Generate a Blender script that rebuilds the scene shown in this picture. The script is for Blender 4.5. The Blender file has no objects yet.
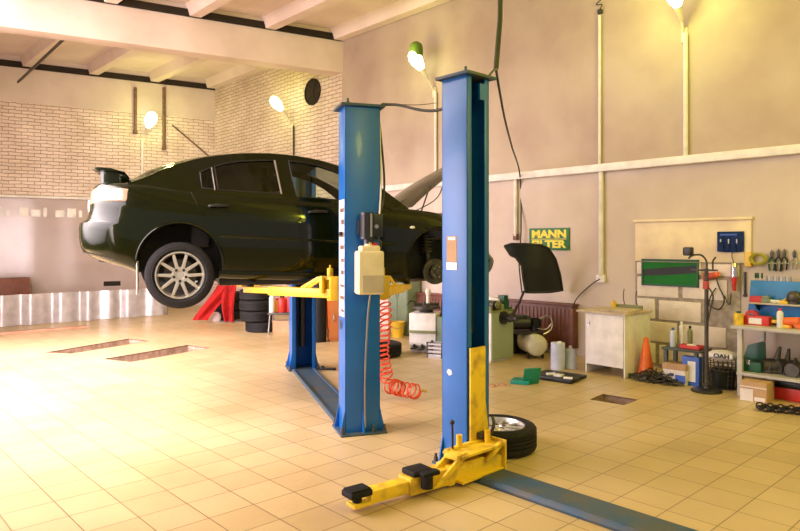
import bpy, bmesh, math, random
from mathutils import Vector, Matrix
random.seed(7)
C = bpy.context.scene.collection
PI = math.pi
# ------------------------------------------------------------------ camera (eye at 1.65 m, level, looking along +Y)
F = 650.0; HZ = 245.0; EYE = 1.65
cam = bpy.data.cameras.new('camera'); camo = bpy.data.objects.new('camera', cam); C.objects.link(camo)
camo.location = (0, 0, EYE); camo.rotation_euler = (PI/2, 0, 0)
cam.sensor_width = 36; cam.lens = F/800*36; cam.shift_y = -(265.5-HZ)/800; cam.clip_end = 100
bpy.context.scene.camera = camo
vs = bpy.context.scene.view_settings
vs.view_transform = 'Standard'; vs.look = 'None'; vs.gamma = 1; vs.use_curve_mapping = False
vs.exposure = -0.08

# ------------------------------------------------------------------ surveying helpers
def fl(px, py):                       # floor point seen at a pixel
    d = F*EYE/(py-HZ); return ((px-400)/F*d, d)
def at(px, py, d):
    return Vector(((px-400)/F*d, d, EYE+(HZ-py)/F*d))
RP = Vector((3.766, 8.44)); RE = Vector((.681, -.732)).normalized(); RN = Vector((-RE.y, RE.x))*-1
if RN.y > 0: RN = -RN                 # into the room
AR = math.atan2(RE.y, RE.x)           # right wall angle
def wr(px, py, off=0.0):              # right wall point (x, y, z)
    p = RP + RN*off; a = (px-400)/F
    t = (p.x-a*p.y)/(a*RE.y-RE.x); q = p+RE*t
    return Vector((q.x, q.y, EYE+(HZ-py)/F*q.y))
BP = Vector((-9.55, 15.5)); BE = Vector((.871, .491)).normalized(); BN = Vector((BE.y, -BE.x))
AB = math.atan2(BE.y, BE.x)
def wb(px, py, off=0.0):
    p = BP + BN*off; a = (px-400)/F
    t = (p.x-a*p.y)/(a*BE.y-BE.x); q = p+BE*t
    return Vector((q.x, q.y, EYE+(HZ-py)/F*q.y))
def rlen(px0, px1, off=0): return (wr(px1, 200, off)-wr(px0, 200, off)).to_2d().length

# ------------------------------------------------------------------ materials
def mat(name, col, rough=.5, metal=0, col2=None, scale=6, bump=0, bscale=40, coat=0, spec=None, detail=4, lo=.35, hi=.65):
    m = bpy.data.materials.new(name); m.use_nodes = True; nt = m.node_tree; b = nt.nodes['Principled BSDF']
    b.inputs['Base Color'].default_value = (*col, 1); b.inputs['Roughness'].default_value = rough; b.inputs['Metallic'].default_value = metal
    if coat: b.inputs['Coat Weight'].default_value = coat; b.inputs['Coat Roughness'].default_value = .06; b.inputs['Coat IOR'].default_value = 1.36; b.inputs['Coat Tint'].default_value = (.85, .93, .70, 1)
    if spec is not None: b.inputs['Specular IOR Level'].default_value = spec
    tc = nt.nodes.new('ShaderNodeTexCoord')
    if col2 is None: col2 = tuple(c*.82 for c in col)
    n = nt.nodes.new('ShaderNodeTexNoise'); n.inputs['Scale'].default_value = scale; n.inputs['Detail'].default_value = detail
    r = nt.nodes.new('ShaderNodeValToRGB'); r.color_ramp.elements[0].position = lo; r.color_ramp.elements[1].position = hi
    r.color_ramp.elements[0].color = (*col2, 1); r.color_ramp.elements[1].color = (*col, 1)
    nt.links.new(tc.outputs['Object'], n.inputs['Vector']); nt.links.new(n.outputs['Fac'], r.inputs['Fac']); nt.links.new(r.outputs['Color'], b.inputs['Base Color'])
    if bump:
        n2 = nt.nodes.new('ShaderNodeTexNoise'); n2.inputs['Scale'].default_value = bscale; n2.inputs['Detail'].default_value = 5
        bp = nt.nodes.new('ShaderNodeBump'); bp.inputs['Strength'].default_value = bump; bp.inputs['Distance'].default_value = .02
        nt.links.new(tc.outputs['Object'], n2.inputs['Vector']); nt.links.new(n2.outputs['Fac'], bp.inputs['Height']); nt.links.new(bp.outputs['Normal'], b.inputs['Normal'])
    return m
def emit(name, col, s):
    m = bpy.data.materials.new(name); m.use_nodes = True; b = m.node_tree.nodes['Principled BSDF']
    b.inputs['Base Color'].default_value = (.9, .9, .85, 1); b.inputs['Emission Color'].default_value = (*col, 1); b.inputs['Emission Strength'].default_value = s
    return m
def glass(name, tint, gloss=.08):
    m = bpy.data.materials.new(name); m.use_nodes = True; nt = m.node_tree; nt.nodes.clear()
    o = nt.nodes.new('ShaderNodeOutputMaterial'); t = nt.nodes.new('ShaderNodeBsdfTransparent'); g = nt.nodes.new('ShaderNodeBsdfGlossy')
    t.inputs['Color'].default_value = (*tint, 1); g.inputs['Roughness'].default_value = .03; g.inputs['Color'].default_value = (.9, .95, .9, 1)
    lw = nt.nodes.new('ShaderNodeFresnel'); lw.inputs['IOR'].default_value = 1.45
    mx = nt.nodes.new('ShaderNodeMixShader'); nt.links.new(lw.outputs[0], mx.inputs[0]); nt.links.new(t.outputs[0], mx.inputs[1]); nt.links.new(g.outputs[0], mx.inputs[2])
    nt.links.new(mx.outputs[0], o.inputs[0]); return m
def brickmat(name, col, mortar, bw, bh, ms, bump, rot=0, offset=.5, rough=.8, col2=None, plane='xz', noise=.25, dirt=None, wob=.0, dirtscale=.8):
    m = bpy.data.materials.new(name); m.use_nodes = True; nt = m.node_tree; b = nt.nodes['Principled BSDF']; L = nt.links.new
    b.inputs['Roughness'].default_value = rough
    tc = nt.nodes.new('ShaderNodeTexCoord'); src = tc.outputs['Object']
    mp = nt.nodes.new('ShaderNodeMapping'); L(src, mp.inputs['Vector'])
    if plane == 'xz': mp.inputs['Rotation'].default_value = (-PI/2, 0, 0)
    else: mp.inputs['Rotation'].default_value = (0, 0, rot)
    vec = mp.outputs['Vector']
    if wob:
        nw = nt.nodes.new('ShaderNodeTexNoise'); nw.inputs['Scale'].default_value = 5; L(src, nw.inputs['Vector'])
        va = nt.nodes.new('ShaderNodeVectorMath'); va.operation = 'SCALE'; va.inputs['Scale'].default_value = wob; L(nw.outputs['Color'], va.inputs[0])
        vb = nt.nodes.new('ShaderNodeVectorMath'); L(vec, vb.inputs[0]); L(va.outputs[0], vb.inputs[1]); vec = vb.outputs[0]
    br = nt.nodes.new('ShaderNodeTexBrick'); br.offset = offset; br.inputs['Scale'].default_value = 1
    br.inputs['Brick Width'].default_value = bw; br.inputs['Row Height'].default_value = bh; br.inputs['Mortar Size'].default_value = ms; br.inputs['Mortar Smooth'].default_value = .3
    br.inputs['Color1'].default_value = (*col, 1); br.inputs['Color2'].default_value = (*(col2 or tuple(c*.9 for c in col)), 1); br.inputs['Mortar'].default_value = (*mortar, 1)
    L(vec, br.inputs['Vector'])
    n = nt.nodes.new('ShaderNodeTexNoise'); n.inputs['Scale'].default_value = dirtscale; n.inputs['Detail'].default_value = 6; L(src, n.inputs['Vector'])
    r = nt.nodes.new('ShaderNodeValToRGB'); r.color_ramp.elements[0].position = .35; r.color_ramp.elements[1].position = .7
    d = dirt or tuple(1-noise for _ in range(3))
    r.color_ramp.elements[0].color = (1, 1, 1, 1); r.color_ramp.elements[1].color = (*d, 1); L(n.outputs['Fac'], r.inputs['Fac'])
    mx = nt.nodes.new('ShaderNodeMix'); mx.data_type = 'RGBA'; mx.blend_type = 'MULTIPLY'; mx.inputs[0].default_value = 1
    L(br.outputs['Color'], mx.inputs[6]); L(r.outputs['Color'], mx.inputs[7]); L(mx.outputs[2], b.inputs['Base Color'])
    if bump:
        n2 = nt.nodes.new('ShaderNodeTexNoise'); n2.inputs['Scale'].default_value = 25; L(src, n2.inputs['Vector'])
        ma = nt.nodes.new('ShaderNodeMath'); ma.operation = 'MULTIPLY_ADD'; ma.inputs[1].default_value = -1.5; L(br.outputs['Fac'], ma.inputs[0]); L(n2.outputs['Fac'], ma.inputs[2])
        bp = nt.nodes.new('ShaderNodeBump'); bp.inputs['Strength'].default_value = bump; bp.inputs['Distance'].default_value = .012; L(ma.outputs[0], bp.inputs['Height']); L(bp.outputs['Normal'], b.inputs['Normal'])
    return m
M = dict(
 floor=brickmat('floor_tile', (.59, .455, .235), (.19, .13, .06), .305, .305, .004, .12, rot=0, offset=0, rough=.36, col2=(.52, .395, .195), plane='xy', dirt=(.80, .76, .70), dirtscale=.7),
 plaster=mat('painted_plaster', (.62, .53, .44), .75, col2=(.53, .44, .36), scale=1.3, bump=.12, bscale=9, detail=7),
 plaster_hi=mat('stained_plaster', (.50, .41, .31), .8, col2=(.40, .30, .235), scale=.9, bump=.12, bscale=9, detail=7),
 brick=brickmat('whitewashed_brick', (.80, .67, .56), (.36, .28, .22), .27, .085, .007, 1.0, rough=.85, dirt=(.80, .76, .70), wob=.055, dirtscale=1.5),
 ceil=mat('ceiling_paint', (.82, .70, .63), .8, col2=(.70, .57, .50), scale=1.1, bump=.1, bscale=6, detail=7),
 dark_gap=mat('dark_gap', (.035, .027, .02), .9, spec=.1),
 dado=mat('gloss_dado', (.80, .68, .62), .2, col2=(.72, .60, .55), scale=1.2, bump=.15, bscale=2.5),
 white_pipe=mat('white_pipe', (.80, .76, .68), .45),
 block=mat('aerated_block', (.84, .76, .66), .9, col2=(.74, .66, .56), scale=9, bump=.3, bscale=30),
 mortar=mat('rough_mortar', (.30, .26, .20), .95, col2=(.44, .38, .30), scale=14, bump=.9, bscale=22),
 cream=mat('cream_plaster', (.84, .72, .48), .8, col2=(.70, .58, .42), scale=3, bump=.2, bscale=14),
 blue=mat('lift_blue', (.004, .125, .44), .36, col2=(.004, .105, .38), scale=3, coat=.1),
 blue_worn=mat('worn_blue', (.018, .075, .14), .55, metal=.1, col2=(.07, .08, .07), scale=5, detail=8, bump=.1),
 yellow=mat('lift_yellow', (.80, .52, .015), .4, col2=(.72, .43, .012), scale=5),
 yellow_worn=mat('worn_yellow', (.80, .54, .02), .5, col2=(.42, .26, .03), scale=9, detail=8, lo=.30, hi=.52),
 black=mat('black_rubber', (.008, .0078, .0072), .7, col2=(.014, .0135, .013), scale=30, spec=.25),
 blackm=mat('black_metal', (.015, .015, .014), .4),
 blackp=mat('black_plastic', (.010, .012, .008), .38, bump=.05, spec=.3),
 steel=mat('grey_steel', (.42, .41, .38), .35, metal=.9),
 chrome=mat('bright_steel', (.7, .68, .62), .2, metal=1),
 dsteel=mat('oily_steel', (.045, .042, .036), .45, metal=.5, col2=(.09, .08, .06), scale=12),
 rust=mat('rusty_brown', (.20, .10, .05), .7, col2=(.10, .06, .04), scale=12),
 paint=mat('dark_green_paint', (.004, .006, .001), .22, metal=.0, col2=(.004, .006, .001), coat=.9, spec=.10),
 trim_black=mat('trim_black', (.012, .012, .012), .45),
 interior=mat('dark_interior', (.035, .035, .03), .8),
 alloy=mat('alloy_silver', (.62, .60, .52), .33, metal=.75),
 glass_dark=glass('tinted_glass', (.10, .12, .09)),
 glass_clear=glass('clear_glass', (.80, .88, .78)),
 taillight=mat('tail_lens', (.62, .40, .38), .12, col2=(.58, .32, .30), scale=6, coat=1),
 white=mat('white_enamel', (.80, .78, .72), .4),
 cream_tank=mat('cream_tank', (.72, .70, .50), .35),
 grey_green=mat('grey_green_enamel', (.30, .36, .25), .45, col2=(.26, .32, .21), scale=2),
 green_cab=mat('green_enamel', (.20, .27, .17), .5),
 worktop=mat('worn_worktop', (.62, .52, .38), .6, col2=(.38, .30, .20), scale=7, detail=7),
 wood=mat('brown_wood', (.17, .055, .03), .5, col2=(.12, .04, .022), scale=8),
 plank=mat('pale_plank', (.48, .26, .16), .7, col2=(.38, .2, .12), scale=6),
 orange=mat('orange_plastic', (.85, .16, .02), .5),
 orange_cab=mat('orange_enamel', (.50, .17, .04), .5, col2=(.42, .14, .035), scale=3),
 red=mat('red_plastic', (.62, .03, .02), .45),
 redcloth=mat('red_cloth', (.72, .03, .025), .85, col2=(.55, .02, .02), scale=6, bump=.3, bscale=12),
 hose=mat('red_hose', (.80, .09, .04), .35),
 bucket=mat('yellow_plastic', (.80, .52, .03), .4),
 green_sign=mat('green_sign_face', (.006, .17, .015), .5, spec=.2, col2=(.005, .13, .012), scale=4),
 sign_green=mat('sign_green', (.005, .14, .02), .5), sign_yellow=mat('sign_yellow', (.85, .72, .015), .5),
 board_blue=mat('board_blue', (.008, .20, .52), .45), cloth_blue=mat('blue_fabric', (.02, .06, .24), .8, col2=(.015, .045, .18), scale=20),
 blue_print=mat('blue_print', (.03, .11, .50), .5), pale_blue=mat('pale_blue_plastic', (.55, .60, .72), .4), teal=mat('teal_plastic', (.0, .24, .17), .4),
 dgreen=mat('dark_green_plastic', (.006, .085, .035), .45), carton=mat('carton', (.52, .33, .17), .8), carton_white=mat('white_carton', (.78, .72, .66), .7),
 yellowish_tank=mat('translucent_tank', (.80, .68, .42), .4), fluid=mat('tank_fluid', (.50, .42, .28), .4),
 foil=mat('silver_sheet', (.88, .86, .86), .3, metal=.35, bump=.02, bscale=3), cable=mat('dark_cable', (.035, .035, .02), .6), green_cable=mat('green_cable', (.06, .075, .02), .6),
 table_green=mat('dark_table_paint', (.04, .06, .035), .5), olive_hose=mat('olive_yellow_hose', (.42, .38, .04), .5), dull_red=mat('dull_red_plastic', (.48, .06, .025), .5),
 soil=mat('pit_dirt', (.42, .30, .21), .9, col2=(.26, .17, .11), scale=10), brass=mat('brass_yellow', (.6, .42, .1), .4, metal=.5),
 bulb=emit('lamp_glow', (.93, 1.0, .45), 9), lampgreen=mat('green_lamp_cap', (.10, .17, .02), .5), sock=mat('lamp_socket', (.70, .66, .50), .5),
 offgreen=mat('olive_metal', (.22, .24, .09), .5), board_shelf=mat('pale_board', (.62, .55, .42), .6), bench=mat('bench_frame', (.50, .48, .40), .5),
)

# ------------------------------------------------------------------ mesh builder
class B:
    def __init__(s): s.bm = bmesh.new()
    def _add(s, tb, m=None):
        if m is not None: tb.transform(m)
        me = bpy.data.meshes.new('t'); tb.to_mesh(me); tb.free(); s.bm.from_mesh(me); bpy.data.meshes.remove(me); return s
    def box(s, x0, x1, y0, y1, z0, z1, bev=0, m=None, seg=2):
        t = bmesh.new(); bmesh.ops.create_cube(t, size=1)
        t.transform(Matrix.Translation(((x0+x1)/2, (y0+y1)/2, (z0+z1)/2)) @ Matrix.Diagonal((abs(x1-x0), abs(y1-y0), abs(z1-z0), 1)))
        if bev: bmesh.ops.bevel(t, geom=t.edges[:], offset=min(bev, .45*min(abs(x1-x0), abs(y1-y0), abs(z1-z0))), segments=seg, profile=.6, affect='EDGES')
        return s._add(t, m)
    def cyl(s, p0, p1, r, r2=None, n=20, bev=0):
        p0, p1 = Vector(p0), Vector(p1); d = p1-p0; t = bmesh.new()
        bmesh.ops.create_cone(t, cap_ends=True, segments=n, radius1=r, radius2=r if r2 is None else r2, depth=d.length)
        q = Vector((0, 0, 1)).rotation_difference(d.normalized())
        return s._add(t, Matrix.Translation((p0+p1)/2) @ q.to_matrix().to_4x4())
    def sph(s, c, r, sc=(1, 1, 1), n=16, m=None):
        t = bmesh.new(); bmesh.ops.create_uvsphere(t, u_segments=n, v_segments=max(8, n//2), radius=r)
        mm = Matrix.Translation(c) @ (m or Matrix()) @ Matrix.Diagonal((*sc, 1)); return s._add(t, mm)
    def lathe(s, prof, n=32, m=None, closed=False):          # profile (r, z) turned about z
        t = bmesh.new(); rings = []
        for k in range(n):
            a = 2*PI*k/n; rings.append([t.verts.new((r*math.cos(a), r*math.sin(a), z)) for r, z in prof])
        np_ = len(prof)
        for k in range(n):
            A, D = rings[k], rings[(k+1) % n]
            for i in range(np_ if closed else np_-1):
                j = (i+1) % np_
                try: t.faces.new((A[i], D[i], D[j], A[j]))
                except ValueError: pass
        bmesh.ops.remove_doubles(t, verts=t.verts, dist=1e-5); bmesh.ops.recalc_face_normals(t, faces=t.faces)
        return s._add(t, m)
    def tube(s, pts, r, n=8, smooth=True):
        P = [Vector(p) for p in pts]
        if smooth and len(P) > 2:
            Q = []
            for i in range(len(P)-1):
                a, b, c, d = P[max(i-1, 0)], P[i], P[i+1], P[min(i+2, len(P)-1)]
                for k in range(6):
                    u = k/6; Q.append(.5*((2*b)+(c-a)*u+(2*a-5*b+4*c-d)*u*u+(3*b-a-3*c+d)*u**3))
            Q.append(P[-1]); P = Q
        t = bmesh.new(); rings = []; up = None
        for i, p in enumerate(P):
            d = (P[min(i+1, len(P)-1)]-P[max(i-1, 0)]).normalized()
            if up is None: up = d.orthogonal().normalized()
            up = (up-d*up.dot(d)); up = up.normalized() if up.length > 1e-6 else d.orthogonal().normalized()
            w = d.cross(up); rings.append([t.verts.new(p+(up*math.cos(2*PI*k/n)+w*math.sin(2*PI*k/n))*r) for k in range(n)])
        for A, D in zip(rings, rings[1:]):
            for k in range(n): t.faces.new((A[k], A[(k+1) % n], D[(k+1) % n], D[k]))
        t.faces.new(rings[0][::-1]); t.faces.new(rings[-1]); return s._add(t)
    def prism(s, poly, y0, y1, m=None, bev=0, axis='y'):     # polygon in (x, z) pushed along y  (axis z: polygon in (x, y))
        t = bmesh.new()
        mk = (lambda a, b, c: (a, c, b)) if axis == 'y' else ((lambda a, b, c: (a, b, c)) if axis == 'z' else (lambda a, b, c: (c, a, b)))
        A = [t.verts.new(mk(a, b, y0)) for a, b in poly]; D = [t.verts.new(mk(a, b, y1)) for a, b in poly]
        t.faces.new(A); t.faces.new(D[::-1])
        for i in range(len(poly)):
            j = (i+1) % len(poly); t.faces.new((A[j], A[i], D[i], D[j]))
        bmesh.ops.recalc_face_normals(t, faces=t.faces)
        if bev: bmesh.ops.bevel(t, geom=t.edges[:], offset=bev, segments=2, profile=.6, affect='EDGES')
        return s._add(t, m)
    def grid(s, fn, nu, nv, thick=0, m=None, flip=False):    # fn(u, v) -> point
        t = bmesh.new(); V = [[t.verts.new(fn(i/nu, j/nv)) for j in range(nv+1)] for i in range(nu+1)]
        for i in range(nu):
            for j in range(nv):
                f = (V[i][j], V[i+1][j], V[i+1][j+1], V[i][j+1]); t.faces.new(f[::-1] if flip else f)
        if thick: bmesh.ops.solidify(t, geom=t.faces[:], thickness=thick)
        bmesh.ops.recalc_face_normals(t, faces=t.faces)
        return s._add(t, m)
    def ob(s, name, m, parent=None, loc=None, rz=0, ang=35, smooth=True):
        me = bpy.data.meshes.new(name); s.bm.to_mesh(me); s.bm.free()
        if smooth:
            for p in me.polygons: p.use_smooth = True
            me.set_sharp_from_angle(angle=math.radians(ang))
        me.materials.append(M[m] if isinstance(m, str) else m)
        o = bpy.data.objects.new(name, me); C.objects.link(o)
        if parent is not None: o.parent = parent
        if loc is not None: o.location = loc
        if rz: o.rotation_euler = (0, 0, rz)
        return o
def tag(o, label, cat, group=None):
    o['label'] = label; o['category'] = cat
    if group: o['group'] = group
    return o
def thing(name, label, cat, loc, rz=0, group=None):
    o = bpy.data.objects.new(name, None); C.objects.link(o); o.empty_display_size = .1
    o.location = loc if len(loc) == 3 else (loc[0], loc[1], 0); o.rotation_euler = (0, 0, rz); return tag(o, label, cat, group)
def struct(o): o['kind'] = 'structure'; return o
def dup(root, loc, rz, label, group=None):
    r = root.copy(); C.objects.link(r); r.location = loc; r.rotation_euler = (0, 0, rz); r['label'] = label
    if group: r['group'] = group
    for ch in list(root.children):
        c = ch.copy(); C.objects.link(c); c.parent = r
        for g in list(ch.children):
            d = g.copy(); C.objects.link(d); d.parent = c
    return r
def wallthing(name, label, cat, px, py, off=0, group=None):
    p = wr(px, py, off); return thing(name, label, cat, (p.x, p.y, p.z), AR, group)
def ft(name, label, cat, px, py, rz=AR, group=None, z=0):
    x, y = fl(px, py); return thing(name, label, cat, (x, y, z), rz, group)

# ================================================================== THE ROOM
# corner of the right and back walls
def isect(p, d, q, e):
    k = d.x*e.y-d.y*e.x; w = q-p; return p+d*((w.x*e.y-w.y*e.x)/k)
K = isect(RP, RE, BP, BE)
H = 6.2                                # slab underside; rib and beam levels below
RIB = 5.97
# floor with the three openings
pits = [[(45, 352.5), (129, 338.6), (150, 341), (71, 353.6)], [(103, 359), (187.5, 345), (210, 348), (131, 362)], [(590, 399.5), (603, 394), (638, 399.7), (624, 405)]]
pits = [[fl(*p) for p in q] for q in pits]
t = bmesh.new(); edges = []
def loop(pts):
    V = [t.verts.new((x, y, 0)) for x, y in pts]
    for i in range(len(V)): edges.append(t.edges.new((V[i], V[(i+1) % len(V)])))
cx, sx = math.cos(-AR), math.sin(-AR)
outer = [(-16, -4), (10, -4), (10, 22), (-16, 22)]
loop(outer)
for q in pits: loop(q)
bmesh.ops.triangle_fill(t, use_beauty=True, use_dissolve=False, edges=edges)
bmesh.ops.recalc_face_normals(t, faces=t.faces)
for f in t.faces:
    if f.normal.z < 0: f.normal_flip()
t.transform(Matrix.Rotation(-AR, 4, 'Z'))
b = B(); b._add(t); floor = struct(b.ob('floor', 'floor', rz=AR, smooth=False))
for i, q in enumerate(pits):
    b = B(); dep = .20
    cen = Vector((sum(p[0] for p in q)/4, sum(p[1] for p in q)/4)); n = len(q)
    t = bmesh.new(); A = [t.verts.new((x-cen.x, y-cen.y, 0)) for x, y in q]; D = [t.verts.new((x-cen.x, y-cen.y, -dep)) for x, y in q]
    for k in range(4): t.faces.new((A[k], A[(k+1) % 4], D[(k+1) % 4], D[k]))
    t.faces.new(D); b._add(t); o = b.ob('floor_pit', 'soil', loc=(cen.x, cen.y, 0), smooth=False)
    struct(o)
    b = B()
    for k in range(4):                 # steel angle round the opening, flush with the tiles
        p, r = Vector(q[k]), Vector(q[(k+1) % 4]); b.tube([(p.x-cen.x, p.y-cen.y, -.006), (r.x-cen.x, r.y-cen.y, -.006)], .008, 6)
    b.ob('pit_frame', 'rust', o)

def wall(name, p, d, L, z0, z1, nrm, m, th=.25, z_off=0):
    ang = math.atan2(d.y, d.x); b = B()
    ins = Vector((-d.y, d.x)); sgn = -1 if ins.dot(nrm) > 0 else 1
    b.box(0, L, min(0, sgn*th), max(0, sgn*th), z0, z1); return struct(b.ob(name, m, loc=(p.x, p.y, 0), rz=ang))
wall('wall_back', BP-BE*6, BE, 6+(K-BP).length+.3, 0, 5.1, BN, 'brick')
wall('wall_back_upper', BP-BE*6, BE, 6+(K-BP).length+.3, 5.1, H, BN, 'plaster', th=.28)
PIL = wr(342, 200); LB = (PIL.to_2d()-K).length
wall('wall_right_far', K, RE, LB, 0, H, RN, 'brick')
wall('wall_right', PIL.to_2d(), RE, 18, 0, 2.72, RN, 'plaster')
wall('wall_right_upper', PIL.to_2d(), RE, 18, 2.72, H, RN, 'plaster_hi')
# glossy painted dado below the pipe on the back wall
b = B(); L0 = (K-BP).length+6
b.grid(lambda u, v: (u*(L0-.05), -.02+.006*math.sin(u*60)+.004*math.sin(u*23+v*3), v*2.78), 160, 8, thick=.012)
struct(b.ob('trim_1', 'dado', loc=((BP-BE*6).x, (BP-BE*6).y, 0), rz=AB))
b = B(); b.cyl((0, -.06, 2.82), (L0-.1, -.06, 2.82), .035, n=12); struct(b.ob('trim_2', 'white_pipe', loc=((BP-BE*6).x, (BP-BE*6).y, 0), rz=AB))
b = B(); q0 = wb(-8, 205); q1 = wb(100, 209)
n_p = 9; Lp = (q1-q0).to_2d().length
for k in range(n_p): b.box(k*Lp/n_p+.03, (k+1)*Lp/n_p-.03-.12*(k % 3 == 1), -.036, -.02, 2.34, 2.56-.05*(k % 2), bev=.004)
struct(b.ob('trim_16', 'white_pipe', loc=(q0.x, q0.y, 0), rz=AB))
# left wall with the open gate the daylight comes through
WL0 = BP-BE*.85; WL1 = Vector((-2.7, 2.0)); dL = (WL1-WL0); LL = dL.length; dL.normalize(); nL = Vector((-dL.y, dL.x)); nL = nL if nL.x > 0 else -nL
g0, g1, GH = LL-9.6, LL-1.6, 3.6
wall('wall_left', WL0, dL, g0, 0, H, nL, 'plaster'); wall('wall_left_front', WL0+dL*g1, dL, LL-g1, 0, H, nL, 'plaster')
wall('wall_left_upper', WL0+dL*g0, dL, g1-g0, GH, 4.4, nL, 'plaster'); wall('wall_left_head', WL0+dL*g0, dL, g1-g0, 5.7, H, nL, 'plaster')  # gap between these two is invented, made for the added high fill light
# ceiling slab, ribs and the big beam
b = B(); b.box(-16, 10, -4, 22, H, H+.2); struct(b.ob('ceiling', 'ceil'))
Bm0 = Vector((-1.21, 13.8)); Bd = Vector((-.88, -.475)).normalized(); aB = math.atan2(-Bd.y, -Bd.x)
b = B(); b.box(-13, .06, -.02, .36, 5.30, 5.96, bev=.02); b.box(-13, .04, .02, .32, 5.96, 6.2)
struct(b.ob('ceiling_beam', 'ceil', loc=(Bm0.x, Bm0.y, 0), rz=aB))
# ribs run like the right wall
b = B(); prof = [(-.17, H+.02), (-.10, RIB), (.10, RIB), (.17, H+.02)]
for k in range(0, 14):
    off = .12+k*1.42
    st = K - RE*1.0                     # every rib starts beyond the back wall line and runs to the camera side
    o0 = RN*off
    i0 = isect(RP+o0, RE, BP, BE)
    s0 = (i0-(RP+o0)).dot(RE)
    m = Matrix.Translation((RP.x+o0.x, RP.y+o0.y, 0)) @ Matrix.Rotation(AR, 4, 'Z')
    pr = [(y, z) for y, z in prof]
    b.prism(pr, s0, 9.5, m=m, axis='x')
struct(b.ob('ceiling_ribs', 'ceil', smooth=False))
# dark joint along the head of the back wall and along the beam
b = B(); b.box(0, L0, -.03, 0, 5.93, 6.08); struct(b.ob('trim_3', 'dark_gap', loc=((BP-BE*6).x, (BP-BE*6).y, 0), rz=AB))
b = B(); b.box(-13, -.05, -.05, .0, 5.97, 6.10); struct(b.ob('trim_4', 'dark_gap', loc=(Bm0.x, Bm0.y, 0), rz=aB))
# white rail and drop pipes on the right wall
pA, pB = wr(345, 0), wr(1100, 0); Lr = (pB-pA).to_2d().length
b = B(); b.box(0, 15, -.09, 0, 2.70, 2.81, bev=.012); struct(b.ob('trim_5', 'white_pipe', loc=(pA.x, pA.y, 0), rz=AR))
def vpipe(px, z0, z1, r=.03, off=.04, mt='white_pipe', name='trim_6'):
    p = wr(px, 200); b = B(); b.cyl((0, -off, z0), (0, -off, z1), r, n=10); return struct(b.ob(name, mt, loc=(p.x, p.y, 0), rz=AR))
zz = lambda px, py: wr(px, py).z
vpipe(517, zz(517, 236), 2.70); vpipe(602.5, zz(602, 276), 2.70, .035, name='trim_7'); vpipe(601, 2.81, zz(601, 16), .02, name='trim_8'); vpipe(687, 2.81, zz(687, 34), .03, name='trim_9')
vpipe(437, 2.81, zz(437, 92), .025, name='trim_10'); vpipe(295, 2.2, zz(295, 126), .02, mt='dsteel', name='trim_11')
# patch where the plaster is off: blocks laid in grey mortar, cream render above
pa = wr(636, 0); W = rlen(636, 741); ztop = 2.0
b = B(); b.box(0, W, -.015, .0, .03, zz(690, 262)); struct(b.ob('trim_12', 'mortar', loc=(pa.x, pa.y, 0), rz=AR))
b = B(); zc = zz(660, 222); b.box(0, rlen(636, 752), -.03, 0, zz(690, 262), zc, bev=.008); b.box(-.02, rlen(636, 752)+.02, -.055, 0, zc, zc+.035, bev=.01)
struct(b.ob('trim_13', 'cream', loc=(pa.x, pa.y, 0), rz=AR))
b = B(); z = .05; r_ = 0; zmax = zz(690, 262)
while z < zmax-.05:
    x = -.3+.31*(r_ % 2); h = .275
    while x < W:
        x0, x1 = max(x, 0)+random.uniform(.01, .03), min(x+.60, W)-random.uniform(.01, .035)
        if x1-x0 > .08 and not (r_ == 2 and .5 < x < 1.0):
            b.box(x0, x1, -.032, -.005, z+random.uniform(0, .02), min(z+h, zmax)-random.uniform(0, .025), bev=.012)
        x += .62
    z += .30; r_ += 1
struct(b.ob('trim_14', 'block', loc=(pa.x, pa.y, 0), rz=AR))
b = B(); b.tube([(0, -.05, 0), (1.2, -.05, .0), (2.9, -.05, .02)], .006, 6); p = wr(640, 258); struct(b.ob('trim_15', 'steel', loc=(p.x, p.y, zz(690, 262)), rz=AR))

# ------------------------------------------------------------------ light
def area(name, loc, target, sx, sy, power, col):
    l = bpy.data.lights.new(name, 'AREA'); l.shape = 'RECTANGLE'; l.size = sx; l.size_y = sy; l.energy = power; l.color = col
    o = bpy.data.objects.new(name, l); C.objects.link(o); o.location = loc
    o.rotation_euler = (Vector(target)-Vector(loc)).to_track_quat('-Z', 'Y').to_euler(); return o
gc = WL0+dL*((g0+g1)/2)+nL*.15
area('gate_daylight', (gc.x, gc.y, GH/2+.1), (gc.x+nL.x, gc.y+nL.y, GH/2+.1-.85), g1-g0-.2, GH-.2, 820, (1.0, .83, .92)).data.spread = 2.25
rg = WL0+dL*(g1-1.2)+nL*.2
area('gate_daylight', (rg.x, rg.y, 1.7), (-7.0, 15.5, 1.3), 2.4, 2.6, 150, (1.0, .82, .84)).data.spread = 1.15  # second lamp added in the gate opening to brighten the back wall
hc_ = WL0+dL*((g0+g1)/2)-nL*.05
area('added_high_fill', (hc_.x, hc_.y, 5.05), (hc_.x+nL.x, hc_.y+nL.y, 5.05), g1-g0-.1, 1.25, 330, (1.0, .84, .84))  # added fill in the invented wall gap, lifts ceiling and upper walls
def point(name, loc, e, col, r=.08):
    l = bpy.data.lights.new(name, 'POINT'); l.energy = e; l.color = col; l.shadow_soft_size = r
    o = bpy.data.objects.new(name, l); C.objects.link(o); o.location = loc; return o
w = bpy.data.worlds.new('world'); bpy.context.scene.world = w; w.use_nodes = True
bg = w.node_tree.nodes['Background']; bg.inputs['Color'].default_value = (1.0, .83, .80, 1); bg.inputs['Strength'].default_value = .62
LC = (.95, .98, .20); LF = (.97, .93, .10)
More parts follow.
